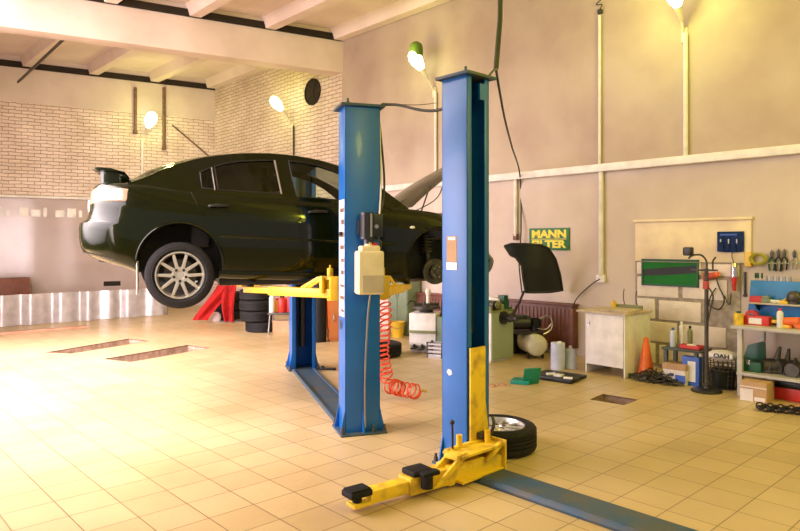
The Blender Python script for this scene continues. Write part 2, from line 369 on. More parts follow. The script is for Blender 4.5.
# ================================================================== THE CAR (local: x forward from the rear axle, y away from us, z up)
UC = Vector((.951, .309)).normalized(); VC = Vector((-UC.y, UC.x)); AC = math.atan2(UC.y, UC.x)
NEAR = Vector((-2.065, 6.10)); HW = .8775; CO = NEAR+VC*HW; ZC = 1.06
def carpx(px, py, off=0.0):
    P = NEAR+VC*off; a = (px-400)/F; s = (a*P.y-P.x)/(UC.x-a*UC.y); d = P.y+UC.y*s
    return s, EYE+(HZ-py)/F*d
def interp(tab, x):
    if x <= tab[0][0]: return tab[0][1]
    for (a, p), (b_, q) in zip(tab, tab[1:]):
        if x <= b_:
            u = (x-a)/(b_-a); return p+(q-p)*u
    return tab[-1][1]
def sm(tab, x): return (interp(tab, x-.06)+2*interp(tab, x)+interp(tab, x+.06))/4
ZBOT = [(-1, 1.55), (-.80, 1.52), (-.45, 1.43), (-.36, 1.37), (.3, 1.32), (.4, 1.31), (2.2, 1.245), (2.36, 1.25), (3.0, 1.25), (3.5, 1.29)]
ZTOP = [(-1, 2.20), (-.72, 2.245), (-.3, 2.225), (0, 2.185), (.3, 2.150), (1.46, 2.085), (2.05, 2.06), (2.62, 2.00), (3.0, 1.92), (3.3, 1.80), (3.5, 1.66)]
ROWS = [(0, .72, -.78, 3.28), (.02, .78, -.86, 3.36), (.07, .825, -.915, 3.43), (.16, .850, -.945, 3.47), (.28, .866, -.955, 3.49), (.40, .875, -.955, 3.50), (.475, .8775, -.945, 3.49),
        (.505, .8765, -.915, 3.475), (.53, .8755, -.885, 3.46), (.60, .874, -.865, 3.43), (.68, .871, -.855, 3.40), (.715, .871, -.855, 3.38), (.735, .866, -.855, 3.36), (.80, .858, -.85, 3.32), (.88, .844, -.845, 3.26), (.94, .828, -.835, 3.2), (.98, .81, -.815, 3.16), (1.0, .78, -.78, 3.10)]
def rowat(v):
    for a, b_ in zip(ROWS, ROWS[1:]):
        if v <= b_[0]:
            u = (v-a[0])/(b_[0]-a[0]); return [p+(q-p)*u for p, q in zip(a, b_)]
    return list(ROWS[-1])
NT, NM, NN = 16, 56, 16
def plan(k, v, grow=0.0, sub=1):
    _, w_, xt, xn = rowat(v); Lt, Ln = .50, .80; n = 2.9
    if k <= NT:
        th = PI/2*k/NT; x = xt+Lt*(1-math.cos(th)**(2/n)); y = math.sin(th)**(2/n)
    elif k >= NT+NM:
        th = PI/2*(NT+NM+NN-k)/NN; x = xn-Ln*(1-math.cos(max(th, 0))**(2/n)) if th > 0 else xn; y = math.sin(max(th, 0))**(2/n)
    else:
        u = (k-NT)/NM; x = xt+Lt+(xn-Ln-xt-Lt)*u; y = 1
    wv = w_*(1-.035*((x-1.3)/2.2)**2)
    z = sm(ZBOT, x)+(sm(ZTOP, x)-sm(ZBOT, x))*v
    return x, -y*wv, z
def side_y(x, z):                      # outer skin on the near side at (x, z)
    v = max(0, min(1, (z-sm(ZBOT, x))/(sm(ZTOP, x)-sm(ZBOT, x)))); w_ = rowat(v)[1]
    return -w_*(1-.035*((x-1.3)/2.2)**2)
car = thing('car', 'dark green sedan with its bonnet up, raised on the two post lift', 'car', (CO.x, CO.y, ZC), AC)
SH = Matrix.Translation((0, 0, -ZC))
def part(b, name, m, parent=None, ang=35, smooth=True):
    b.bm.transform(SH); return b.ob(name, m, parent or car, ang=ang, smooth=smooth)
t = bmesh.new(); NK = NT+NM+NN+1
G = {}
for sgn in (1, -1):
    for r, row in enumerate(ROWS):
        for k in range(NK):
            x, y, z = plan(k, row[0])
            if k in (0, NK-1):
                if sgn == -1: G[(-1, r, k)] = G[(1, r, k)]; continue
                y = 0
            G[(sgn, r, k)] = t.verts.new((x, y*sgn, z))
for sgn in (1, -1):
    for r in range(len(ROWS)-1):
        for k in range(NK-1):
            f = (G[(sgn, r, k)], G[(sgn, r, k+1)], G[(sgn, r+1, k+1)], G[(sgn, r+1, k)])
            t.faces.new(f if sgn == 1 else f[::-1])
last = len(ROWS)-1
for k in range(NK-1):                  # lids: bottom and top
    for r, fl_ in ((0, True), (last, False)):
        vsq = [G[(1, r, k)], G[(1, r, k+1)], G[(-1, r, k+1)], G[(-1, r, k)]]
        u_ = []
        for vv in vsq:
            if vv not in u_: u_.append(vv)
        try: t.faces.new(u_[::-1] if not fl_ else u_)
        except ValueError: pass
bmesh.ops.recalc_face_normals(t, faces=t.faces)
b = B(); b._add(t); body = part(b, 'body', 'paint', ang=50)
# wheel wells cut from the body
cut = B(); WZ = {0: 1.475, 2.64: 1.455}
for x0 in (0, 2.64):
    for s in (-1, 1): cut.cyl((x0, s*.50, WZ[x0]), (x0, s*1.2, WZ[x0]), .385, n=64)
co = part(cut, 'well', 'black')
md = body.modifiers.new('wells', 'BOOLEAN'); md.operation = 'DIFFERENCE'; md.object = co; md.solver = 'EXACT'
bpy.context.view_layer.update(); dg = bpy.context.evaluated_depsgraph_get()
me = bpy.data.meshes.new_from_object(body.evaluated_get(dg)); body.modifiers.clear(); body.data = me
me.materials.clear(); me.materials.append(M['paint'])
for p in me.polygons: p.use_smooth = True; p.material_index = 0
me.set_sharp_from_angle(angle=math.radians(40))
bpy.data.objects.remove(co)
for x0 in (0, 2.64):
    for s in (-1, 1):
        b = B(); z0 = WZ[x0]
        b.grid(lambda u, v: (x0+.379*math.cos(PI*(-.04+1.08*u)), s*(.49+(.835-.49)*v), z0+.379*math.sin(PI*(-.04+1.08*u))), 32, 2, thick=.006)
        b.prism([(x0+.378*math.cos(-.5+(PI+1.0)*i/40), z0+.378*math.sin(-.5+(PI+1.0)*i/40)) for i in range(41)], s*.505, s*.515)
        part(b, 'wheel_arch_liner', 'black')
        b = B()                        # rolled lip of the arch
        b.tube([(x0+.388*math.cos(PI*(-.02+1.04*u/24)), s*(side_y(x0+.388*math.cos(PI*(-.02+1.04*u/24)), z0+.388*math.sin(PI*(-.02+1.04*u/24)))*-1+.001), z0+.388*math.sin(PI*(-.02+1.04*u/24))) for u in range(25)], .010, 8, smooth=False)
        part(b, 'arch_lip', 'paint')
# doors as panels standing a little proud of the body, with their own seams
def yside(x, z, lift=0): return side_y(x, z)-lift
def doorpanel(left, right, zb, zt, sgn):
    b = B(); nu, nv = 20, 26
    def fn(u, v):
        v2 = .5-.5*math.cos(PI*v) if False else v
        x0 = interp(left, v2); x1 = interp(right, v2); x = x0+(x1-x0)*u
        z0 = sm(ZBOT, x)+zb; z1 = sm(ZTOP, x)-zt; z = z0+(z1-z0)*v2
        e = min(u, 1-u)*(x1-x0); e2 = min(v2, 1-v2)*.7
        d = .005 if min(e, e2) > .004 else -.003
        return (x, (yside(x, z)-d)*sgn, z)
    us = [0, .006]+[i/18 for i in range(1, 18)]+[.994, 1]; vs_ = [0, .006]+[i/24 for i in range(1, 24)]+[.994, 1]
    t = bmesh.new(); V = [[t.verts.new(fn(u, v)) for v in vs_] for u in us]
    for i in range(len(us)-1):
        for j in range(len(vs_)-1): t.faces.new((V[i][j], V[i+1][j], V[i+1][j+1], V[i][j+1]))
    bmesh.ops.recalc_face_normals(t, faces=t.faces)
    if (t.faces[200].normal.y*sgn) > 0: bmesh.ops.reverse_faces(t, faces=t.faces)
    b._add(t); return b
DR = ([(0, .44), (.25, .40), (.45, .36), (.62, .27), (.8, .16), (1, .09)], [(0, 1.17), (1, 1.10)])
DF = ([(0, 1.185), (1, 1.115)], [(0, 2.16), (.3, 2.19), (.8, 2.15), (1, 2.10)])
def handle(x, z, sgn, parent):
    y = yside(x, z)
    b = B(); b.tube([(x-.09, (y-.008)*sgn, z), (x-.07, (y-.035)*sgn, z+.006), (x+.06, (y-.037)*sgn, z+.010), (x+.095, (y-.008)*sgn, z+.006)], .013, 8)
    b.sph((x-.01, y*sgn, z), .045, (1.1, .15, .7)); part(b, 'door_handle', 'blackm', parent)
def strip(x0, x1, v, sgn, parent):
    b = B()
    def fn(u, w_):
        x = x0+(x1-x0)*u; z0 = sm(ZBOT, x); z = z0+(sm(ZTOP, x)-z0)*(v+(w_-.5)*.035)
        return (x, (yside(x, z)-(.004+.012*math.sin(PI*w_)))*sgn, z)
    b.grid(fn, 16, 6); part(b, 'door_moulding', 'paint', parent)
for sgn in (1, -1):
    d = part(doorpanel(*DR, .10, .010, sgn), 'door', 'paint'); strip(.36, 1.13, .51, sgn, d); hx, hz = carpx(219, 206.5); handle(hx, hz, sgn, d)
    d = part(doorpanel(*DF, .10, .010, sgn), 'door', 'paint'); strip(1.2, 2.12, .51, sgn, d); hx, hz = carpx(318, 212.5); handle(hx, hz, sgn, d)
    b = B(); b.grid(lambda u, v: (.36+1.86*u, (yside(.36+1.86*u, sm(ZBOT, .36+1.86*u)+.005+.085*v)-.006-.012*math.sin(PI*v))*sgn, sm(ZBOT, .36+1.86*u)+.005+.085*v), 20, 5); part(b, 'sill', 'paint')
# greenhouse ---------------------------------------------------------
def gy(x, z): return -(.800-.46*max(0, z-sm(ZTOP, x))-.05*max(0, (abs(x-.9)-.8))**2)
def gpx(px, py):
    off = .1
    for _ in range(4):
        x, z = carpx(px, py, off); off = HW+gy(x, z)
    return x, z
railpx = [(128, 183), (147, 176.5), (160, 170.5), (175, 165), (190, 160.5), (205, 157.3), (222, 155), (240, 153.6), (258, 153.2), (275, 153.8), (293, 155.6), (310, 158.3), (325, 161.8), (340, 166.6), (353, 172.2), (366, 179), (379, 187), (392, 196), (402, 203.5), (409, 209)]
rail = [gpx(*p) for p in railpx]
def resample(pts, n):
    L = [0]
    for a, c in zip(pts, pts[1:]): L.append(L[-1]+math.dist(a, c))
    out = []
    for i in range(n+1):
        s = L[-1]*i/n; j = min(max(k for k in range(len(L)) if L[k] <= s+1e-9), len(pts)-2); u = (s-L[j])/(L[j+1]-L[j])
        P = [pts[max(j-1, 0)], pts[j], pts[j+1], pts[min(j+2, len(pts)-1)]]
        out.append(tuple(.5*(2*P[1][c]+(P[2][c]-P[0][c])*u+(2*P[0][c]-5*P[1][c]+4*P[2][c]-P[3][c])*u*u+(3*P[1][c]-P[0][c]-3*P[2][c]+P[3][c])*u**3) for c in (0, 1)))
    return out
R = resample(rail, 90)
quarter = [gpx(*p) for p in [(200, 172), (211, 167.5), (214.5, 189), (202, 188)]]
rearw = [gpx(*p) for p in [(214.5, 166.3), (225, 163.5), (240, 161.2), (258, 160.2), (273.5, 160.2), (277.5, 177), (281, 193.5), (250, 191.8), (218, 189.5)]]
frontw = [gpx(*p) for p in [(288.5, 160.8), (305, 162.6), (320, 166), (335, 171), (350, 178.5), (363, 187), (374, 196), (380, 201.5), (340, 200), (297, 196.5), (292, 178)]]
def densify(poly, d=.05):
    out = []
    for i in range(len(poly)):
        a, c = poly[i], poly[(i+1) % len(poly)]; n = max(1, int(math.dist(a, c)/d))
        for k in range(n): out.append((a[0]+(c[0]-a[0])*k/n, a[1]+(c[1]-a[1])*k/n))
    return out
def fillpoly(loops, fn):
    t = bmesh.new(); E = []
    for lp in loops:
        V = [t.verts.new((x, 0, z)) for x, z in lp]
        for i in range(len(V)): E.append(t.edges.new((V[i], V[(i+1) % len(V)])))
    bmesh.ops.triangle_fill(t, use_beauty=True, use_dissolve=False, edges=E)
    for v in t.verts: v.co = Vector(fn(v.co.x, v.co.z))
    return t
xA, xZ = R[0][0], R[-1][0]
bottom = [(xZ-(xZ-xA)*i/40, sm(ZTOP, xZ-(xZ-xA)*i/40)-.02) for i in range(1, 40)]
outline = R+[(xZ, sm(ZTOP, xZ)-.02)]+bottom+[(xA, sm(ZTOP, xA)-.02)]
for sgn in (1, -1):
    t = fillpoly([outline, densify(quarter), densify(rearw), densify(frontw)], lambda x, z: (x, gy(x, z)*sgn, z))
    bmesh.ops.recalc_face_normals(t, faces=t.faces)
    if sum(f.normal.y for f in t.faces)*sgn > 0: bmesh.ops.reverse_faces(t, faces=t.faces)
    bmesh.ops.solidify(t, geom=t.faces[:], thickness=.035)
    b = B(); b._add(t); part(b, 'window_pillars', 'paint', ang=30)
    for poly, m in ((quarter, 'glass_dark'), (rearw, 'glass_dark'), (frontw, 'glass_clear')):
        t = fillpoly([densify(poly, .08)], lambda x, z: (x, (gy(x, z)+.012)*sgn, z)); bmesh.ops.recalc_face_normals(t, faces=t.faces)
        b = B(); b._add(t); o = part(b, 'side_window', m)
        b = B(); ring = [Vector((x, (gy(x, z)-.001)*sgn, z)) for x, z in densify(poly, .06)]; ring.append(ring[0])
        b.tube(ring, .0065, 6, smooth=False); part(b, 'window_seal', 'trim_black', o)
    b = B(); (xa, za), (xb, zb_) = gpx(274.5, 160.5), gpx(281.5, 194)
    b.tube([(xa, (gy(xa, za)-.002)*sgn, za), (xb, (gy(xb, zb_)-.002)*sgn, zb_)], .009, 8); part(b, 'window_trim', 'steel')
    b = B(); (xa, za), (xb, zb_) = gpx(211.5, 167.5), gpx(215, 190)
    b.tube([(xa, (gy(xa, za)-.002)*sgn, za), (xb, (gy(xb, zb_)-.002)*sgn, zb_)], .006, 8); part(b, 'window_trim', 'steel')
def skin(i0, i1, nu=16, lift=0.0):
    def fn(u, v):
        f = i0+(i1-i0)*u; i = min(int(f), len(R)-2); w_ = f-i
        x = R[i][0]+(R[i+1][0]-R[i][0])*w_; z = R[i][1]+(R[i+1][1]-R[i][1])*w_
        yr = -gy(x, z)*1.0+.004; s = v*2-1
        bul = -.16*max(0, min(1, (.55-x)/.8))+.20*max(0, min(1, (x-1.15)/.7))
        return (x+bul*(1-s*s)*(1-.3*s*s), yr*s, z+(.055*max(0, min(1, (z-2.15)/.2)))*(1-s*s)+lift)
    return fn
rx = lambda px: min(range(len(R)), key=lambda i: abs(R[i][0]-gpx(px, 170)[0]))
iA = min(range(len(R)), key=lambda i: abs(R[i][0]-rail[4][0])); iB = min(range(len(R)), key=lambda i: abs(R[i][0]-rail[12][0]))
b = B(); b.grid(skin(0, iA), 24, 20, thick=.008); part(b, 'back_window', 'glass_dark')
b = B(); b.grid(skin(iA, iB), 40, 24, thick=.03); part(b, 'roof', 'paint', ang=60)
b = B(); b.grid(skin(iB, 90), 30, 20, thick=.008); part(b, 'windshield', 'glass_clear')
for x0 in (.18, 1.02):                 # seats
    for y0 in ((-.36, .36) if x0 > .5 else (0,)):
        hw = .25 if x0 > .5 else .58
        b = B(); b.box(x0-.08, x0+.10, y0-hw, y0+hw, 1.62, 2.20, bev=.06, m=Matrix.Translation((0, 0, 0))); s_ = part(b, 'seat', 'interior')
        for yy in ((y0,) if x0 > .5 else (-.36, .36)):
            b = B(); b.box(x0-.13, x0-.03, yy-.13, yy+.13, 2.21, 2.38, bev=.04); b.cyl((x0-.07, yy-.06, 2.15), (x0-.07, yy-.06, 2.25), .008, n=8); b.cyl((x0-.07, yy+.06, 2.15), (x0-.07, yy+.06, 2.25), .008, n=8); part(b, 'headrest', 'interior', s_)
b = B(); b.grid(lambda u, v: (1.72+.42*u, -.68+1.36*v, 2.09+.045*math.sin(PI*u)), 10, 6, thick=.03); part(b, 'dashboard', 'interior')
b = B(); b.lathe([(.17+.014*math.cos(2*PI*k/10), .014*math.sin(2*PI*k/10)) for k in range(10)], 28, Matrix.Translation((1.62, .36, 2.06)) @ Matrix.Rotation(math.radians(65), 4, 'Y'), closed=True); part(b, 'steering_wheel', 'trim_black')
for sgn in (1, -1):                    # mirrors
    x0, z0 = 1.86, 2.16
    b = B(); b.sph((x0, -.93*sgn, z0), .1, (.7, 1.05, .75)); b.tube([(x0+.02, -.78*sgn, z0-.05), (x0, -.9*sgn, z0-.02)], .025); part(b, 'door_mirror', 'paint')
# tail lamps wrap round the corner
def patch(k0, k1, v0, v1, g, sgn, nu=22, nv=8):
    def fn(u, v):
        kf = k0+(k1-k0)*u; ki = min(int(kf), NK-2); f = kf-ki; vv = v0+(v1-v0)*(v*(1-.35*u)+.35*u*.8)
        a = Vector(plan(ki, vv)); c = Vector(plan(ki+1, vv)); p = a.lerp(c, f); c2 = Vector((.9, 0, p.z)); n = Vector((p.x-max(-.3, min(p.x, 2.6)), p.y, 0)).normalized()
        p = p+n*(g*(1 if 0 < u < 1 and 0 < v < 1 else -1)); return (p.x, p.y*sgn, p.z)
    b = B(); b.grid(fn, nu, nv); return b
for sgn in (1, -1):
    part(patch(4, NT-1, .70, .95, .010, sgn), 'tail_light', 'taillight')
    part(patch(NT+NM-2, NT+NM+13, .60, .80, .010, sgn), 'headlight', 'glass_clear')
    b = B(); x, z = carpx(413, 227.3); b.sph((x, (side_y(x, z)-.004)*sgn, z), .03, (1, .3, .5)); part(b, 'side_marker', 'white')
    b = B(); b.box(-.385, -.375, -.83, -.64, 1.19, 1.50, bev=.004) if sgn == 1 else b.box(-.385, -.375, .64, .83, 1.19, 1.50, bev=.004); part(b, 'mud_flap', 'carton_white')
    b = B(); b.grid(lambda u, v: tuple(c*(1 if i != 1 else sgn) for i, c in enumerate((lambda p: (p[0]-.004, p[1], p[2]))(plan(int(round(2+12*u)), .06+.02*v)))), 12, 2); part(b, 'bumper_lip', 'trim_black')
# bumper seam and boot lid line
b = B(); b.box(-.868, -.85, -.26, .26, 1.98, 2.09, bev=.004); part(b, 'number_plate', 'white')
# rear wing
b = B(); P = [(-.79, 2.365), (-.74, 2.385), (-.62, 2.378), (-.50, 2.345), (-.62, 2.35), (-.74, 2.357)]
b.prism(P, -.62, .62, bev=.004)
for y in (-.56, .56): b.prism([(-.72, 2.20), (-.72, 2.36), (-.56, 2.36), (-.54, 2.20)], y-.02, y+.02, bev=.004)
part(b, 'spoiler', 'paint')
# bonnet raised on its stay
hz0 = (2.36, 2.045); A = math.radians(37)
def hood(u, v):
    s = v*2-1; l = 1.02*u; xx = l; hgt = .05*math.sin(PI*min(1, u*.9+.1))*.8+.045*(1-s*s)-.03*u*u
    w_ = (.755-.10*u*u)*s; xx -= .10*u*s*s*u; xx += .09*(1-s*s)*(1-u)*-1
    return (hz0[0]+xx*math.cos(A)-hgt*math.sin(A), w_, hz0[1]+xx*math.sin(A)+hgt*math.cos(A))
b = B(); b.grid(hood, 24, 24, thick=.02); hd = part(b, 'bonnet', 'paint', ang=50)
b = B(); b.tube([(2.50, -.60, 2.0), (2.62, -.58, 2.31)], .008, 6); b.tube([(2.38, -.62, 2.0), (2.70, -.60, 2.18), (2.84, -.5, 2.5)], .006, 6); part(b, 'bonnet_stay', 'blackm')
b = B(); b.box(2.36, 2.95, -.35, .35, 1.8, 2.02, bev=.04); part(b, 'engine_cover', 'blackp')
# underside: floor pan, exhaust, bare front hubs
b = B(); b.box(.36, 2.25, -.70, .70, 1.25, 1.34, bev=.02); b.box(-.75, -.40, -.5, .5, 1.48, 1.56, bev=.03); part(b, 'floor_pan', 'trim_black')
b = B(); b.tube([(2.2, .1, 1.22), (1.0, .1, 1.23), (.5, .15, 1.24), (0, .3, 1.40), (-.4, .45, 1.50)], .028); b.cyl((-.42, .45, 1.56), (-.80, .45, 1.60), .06); part(b, 'exhaust', 'dsteel')
for s in (-1, 1):
    b = B(); b.cyl((2.64, s*.66, 1.36), (2.64, s*.685, 1.36), .14, n=36); b.cyl((2.64, s*.685, 1.36), (2.64, s*.74, 1.36), .075, n=24); b.cyl((2.64, s*.74, 1.36), (2.64, s*.765, 1.36), .03); hb = part(b, 'brake_disc', 'dsteel')
    b = B()
    for k in range(5): b.cyl((2.64+.055*math.cos(k*1.2566), s*.74, 1.36+.055*math.sin(k*1.2566)), (2.64+.055*math.cos(k*1.2566), s*.768, 1.36+.055*math.sin(k*1.2566)), .007, n=8)
    part(b, 'wheel_stud', 'steel', hb)
    b = B(); b.tube([(2.60, s*.60, 1.38), (2.58, s*.56, 1.66), (2.58, s*.55, 1.82)], .03); b.lathe([(.055+.008*math.cos(2*PI*k/8), .008*math.sin(2*PI*k/8)) for k in range(8)], 16, Matrix.Translation((2.58, s*.57, 1.6)), closed=True)
    for i in range(6): b.lathe([(.07+.009*math.cos(2*PI*k/8), .009*math.sin(2*PI*k/8)) for k in range(8)], 16, Matrix.Translation((2.585, s*.57, 1.58+.035*i)), closed=True)
    part(b, 'strut', 'dsteel')
    b = B(); b.box(2.72, 2.86, s*.66-.04, s*.66+.04, 1.30, 1.44, bev=.02); part(b, 'brake_caliper', 'dsteel')
    b = B(); b.tube([(2.30, s*.35, 1.27), (2.48, s*.55, 1.27), (2.64, s*.62, 1.30)], .025); b.tube([(2.64, s*.2, 1.36), (2.64, s*.62, 1.36)], .018); part(b, 'control_arm', 'dsteel')
# ------------------------------------------------------------------ wheels (local axis z = outward face up)
def tyre_prof(R_=.315, W_=.2, rr=.228):
    h = W_/2
    return [(rr, -h*.80), (rr+.012, -h*.98), (rr+.04, -h), (R_-.035, -h*.98), (R_-.012, -h*.88), (R_, -h*.70), (R_, -h*.36), (R_-.008, -h*.34), (R_-.008, -h*.28), (R_, -h*.26), (R_+.001, -h*.04), (R_-.008, -h*.03), (R_-.008, h*.03), (R_+.001, h*.04),
            (R_, h*.26), (R_-.008, h*.28), (R_-.008, h*.34), (R_, h*.36), (R_, h*.70), (R_-.012, h*.88), (R_-.035, h*.98), (R_-.06, h*1.0), (R_-.066, h*1.03), (R_-.072, h), (rr+.04, h), (rr+.012, h*.98), (rr, h*.80), (rr-.012, h*.5), (rr-.012, -h*.5)]
def make_tyre(parent=None, mtx=None):
    b = B(); b.lathe(tyre_prof(), 56, mtx, closed=True); return b.ob('tyre', 'black', parent, ang=30)
def make_wheel(parent, mtx):
    """an alloy wheel with its tyre; returns the rim, whose children are the pieces"""
    b = B(); b.lathe([(.218, -.085), (.227, -.09), (.227, .078), (.222, .090), (.212, .091), (.206, .078), (.200, .03), (.198, -.08), (.218, -.085)], 56, mtx); 
    for k in range(5):
        for q in (-1, 1):
            a = 2*PI*k/5+PI/2; m2 = mtx @ Matrix.Rotation(a, 4, 'Z') @ Matrix.Translation((.045, q*.02, 0)) @ Matrix.Rotation(q*math.radians(15), 4, 'Z')
            b.prism([(0, -.018), (.166, -.013), (.166, .013), (0, .018)], .040, .070, m=m2, bev=.006, axis='z')
    b.lathe([(0, .02), (.078, .02), (.078, .058), (.068, .072), (.045, .070), (.040, .062), (0, .062)], 30, mtx)
    b.lathe([(0, .066), (.028, .066), (.03, .060)], 20, mtx)
    rim = b.ob('rim', 'alloy', parent, ang=30)
    for k in range(5):
        a = 2*PI*(k+.5)/5+PI/2; b = B(); b.lathe([(0, .066), (.015, .066), (.014, .0735), (0, .0735)], 10, mtx @ Matrix.Translation((.057*math.cos(a), .057*math.sin(a), 0.001))); b.ob('lug_nut', 'blackm', rim)
    b = B(); b.lathe([(0, -.02), (.15, -.02), (.15, -.005), (0, -.005)], 36, mtx); b.ob('inner_disc', 'dsteel', rim)
    b = B(); b.lathe(tyre_prof(), 56, mtx, closed=True); b.ob('tyre', 'black', rim, ang=30)
    return rim
for s in (-1, 1):
    mtx = Matrix.Translation((0, s*.765, 1.365-ZC)) @ (Matrix.Rotation(PI/2, 4, 'X') if s == -1 else Matrix.Rotation(-PI/2, 4, 'X'))
    r = make_wheel(car, mtx); r.name = 'wheel'
    b = B(); b.tube([(0, 0, 1.36-ZC), (0, s*.70, 1.36-ZC)], .035); b.ob('axle', 'dsteel', car)
# ================================================================== LIFTS
def channel(b, w, d, h, th=.012, lip=.05):
    """column open towards +y: web at y=-d/2"""
    b.box(-w/2, w/2, -d/2, -d/2+th, 0, h, bev=.004); b.box(-w/2, -w/2+th, -d/2, d/2, 0, h, bev=.004); b.box(w/2-th, w/2, -d/2, d/2, 0, h, bev=.004)
    b.box(-w/2, -w/2+lip, d/2-th, d/2, 0, h, bev=.004); b.box(w/2-lip, w/2, d/2-th, d/2, 0, h, bev=.004)
def tf(b, m): b.bm.transform(m); return b
def bolts(b, pts, z=.018):
    for x, y in pts: b.cyl((x, y, z), (x, y, z+.035), .016, n=6); b.cyl((x, y, z+.03), (x, y, z+.06), .010, n=8)
def column(root, w, d, h, mtx, name='column'):
    b = B(); channel(b, w, d, h); col = tf(b, mtx).ob(name, 'blue', root)
    b = B(); b.box(-w/2-.05, w/2+.05, -d/2-.06, d/2+.05, 0, .02, bev=.004); tf(b, mtx).ob('base_plate', 'blue_worn', col)
    for q in [(-w/2-.03, -d/2-.035), (w/2+.03, -d/2-.035), (-w/2-.03, d/2+.02), (w/2+.03, d/2+.02), (w*.28, -d/2-.035)]: b = B(); bolts(b, [q]); tf(b, mtx).ob('anchor_bolt', 'dsteel', col)
    b = B(); b.box(-w/2-.04, w/2+.04, -d/2-.035, d/2+.04, h, h+.022, bev=.003); bolts(b, [(-w/2+.03, -d/2+.03), (w/2-.03, d/2-.04)], h+.01); tf(b, mtx).ob('top_plate', 'blue_worn', col)
    for sx in (-1, 1):
        for yy in (-d/2+.006, d/2-.02): b = B(); b.prism([(sx*w/2, .02), (sx*(w/2+.045), .02), (sx*w/2, .22)], yy-.006, yy+.006); tf(b, mtx).ob('gusset', 'blue', col)
    b = B(); b.prism([(-d/2, .02), (-d/2-.05, .02), (-d/2, .22)], -.006, .006, axis='x'); tf(b, mtx).ob('gusset', 'blue', col)
    b = B(); b.cyl((0, .0, .3), (0, .0, 1.35), .045, n=20); b.cyl((0, 0, 1.35), (0, 0, 2.3), .025, n=14); b.box(-.02, .02, -.06, -.05, .3, h-.1); tf(b, mtx).ob('hydraulic_ram', 'blackm', col)
    return col
# ---- the lift under the car (local y points away from us, across the car)
LO = Vector((-.325, 5.68))+VC*.13
la = thing('two_post_lift', 'blue two post lift with yellow arms holding up the dark green car', 'car lift', (LO.x, LO.y, 0), AC)
HA = 2.86; I4 = Matrix()
colA = column(la, .315, .26, HA, I4)
FAR = Matrix.Translation((0, 3.04, 0)) @ Matrix.Rotation(PI, 4, 'Z'); colF = column(la, .315, .26, HA-.10, FAR)
b = B(); b.box(-.16, .12, .19, 2.85, 0, .018, bev=.003); b.box(-.165, -.14, .19, 2.85, .0, .04, bev=.004); b.box(.10, .125, .19, 2.85, 0, .04, bev=.004); b.ob('floor_crossbeam', 'blue_worn', la)
def carriage(root, mtx, zt, xl=-.2, xr=.30, ends=((-.86, 1.02), (.78, .99)), pad=1.305, low=.75):
    b = B(); b.box(-.10, .10, -.09, .16, zt-low, zt+.02, bev=.006); b.box(xl-.03, xr+.03, .15, .18, zt-.10, zt+.12, bev=.006)
    c = tf(b, mtx).ob('carriage', 'yellow', root)
    for x0, e in ((xl, ends[0]), (xr, ends[1])):
        p = Vector((x0, .30)); q = Vector(e); d = q-p; L = d.length; a = math.atan2(d.y, d.x)
        m = mtx @ Matrix.Translation((p.x, p.y, 0)) @ Matrix.Rotation(a, 4, 'Z'); sg = 1
        b = B(); b.box(-.06, L*.72, -.055, .055, zt-.085, zt, bev=.008); b.box(L*.5, L+.06, -.04, .04, zt-.07, zt-.012, bev=.006)
        b.box(-.06, -.03, -.06, .06, zt, zt+.11, bev=.006); b.box(.04, .065, -.06, .06, zt, zt+.11, bev=.006)
        for yy in (-.045, .045): b.prism([(-.05, zt+.085), (-.05, zt+.11), (.11, zt+.11), (.30, zt+.015), (.30, zt-.005), (.26, zt-.005), (.10, zt+.085)], yy-.008, yy+.008, bev=.002)
        arm = tf(b, m).ob('arm', 'yellow', root)
        b = B(); b.cyl((0, 0, zt-.11), (0, 0, zt+.19), .028); b.tube([(0, 0, zt+.18), (0, 0, zt+.22)], .008); tf(b, m).ob('pivot_pin', 'yellow_worn', arm)
        b = B(); b.cyl((L, 0, zt-.01), (L, 0, pad-.02), .035); b.cyl((L, 0, pad-.022), (L, 0, pad-.004), .06); tf(b, m).ob('lifting_pad', 'black', arm)
        b = B(); b.box(-.075, -.06, -.055, .055, zt-.03, zt+.10, bev=.004); b.box(.02, .05, .06, .10, zt-.04, zt+.12, bev=.006); tf(b, m).ob('arm_lock', 'yellow_worn', arm)
carriage(la, I4, 1.245)
carriage(la, FAR, 1.245, xl=-.25, xr=.25, ends=((-.78, .99), (.86, 1.02)), low=.04)
b = B(); b.box(-.1595, -.1575, -.10, .10, 1.02, 2.05); st = b.ob('sticker_strip', 'carton_white', colA); st['label'] = 'white and red warning sticker strip'
for i in range(9):
    b = B(); hz_ = random.uniform(.02, .05); b.box(-.1605, -.1595, -.09, random.choice((.09, .02, .06)), 1.06+i*.11, 1.06+hz_+i*.11); b.ob('sticker_print', 'rust', colA)
# power unit on the outer face
b = B(); ox = .035; b.cyl((ox-.015, -.20, 1.70), (ox-.015, -.20, 1.93), .062, n=28)
for k in range(12): a = k*PI/6; b.box(ox-.018+.062*math.cos(a), ox-.012+.062*math.cos(a), -.20+.06*math.sin(a)-.004, -.20+.06*math.sin(a)+.004, 1.72, 1.91)
b.box(ox+.03, ox+.12, -.23, -.13, 1.72, 1.92, bev=.012); b.box(ox-.09, ox-.06, -.20, -.13, 1.74, 1.86, bev=.006); b.cyl((ox, -.20, 1.66), (ox, -.20, 1.72), .05); b.tube([(ox+.04, -.20, 1.73), (ox+.09, -.25, 1.68), (ox+.10, -.22, 1.62)], .012)
pu = b.ob('power_unit', 'blackm', la)
b = B(); b.cyl((ox+.06, -.232, 1.81), (ox+.06, -.238, 1.81), .018); b.box(ox-.005, ox+.012, -.268, -.255, 1.72, 1.92); b.ob('motor_badge', 'steel', pu)
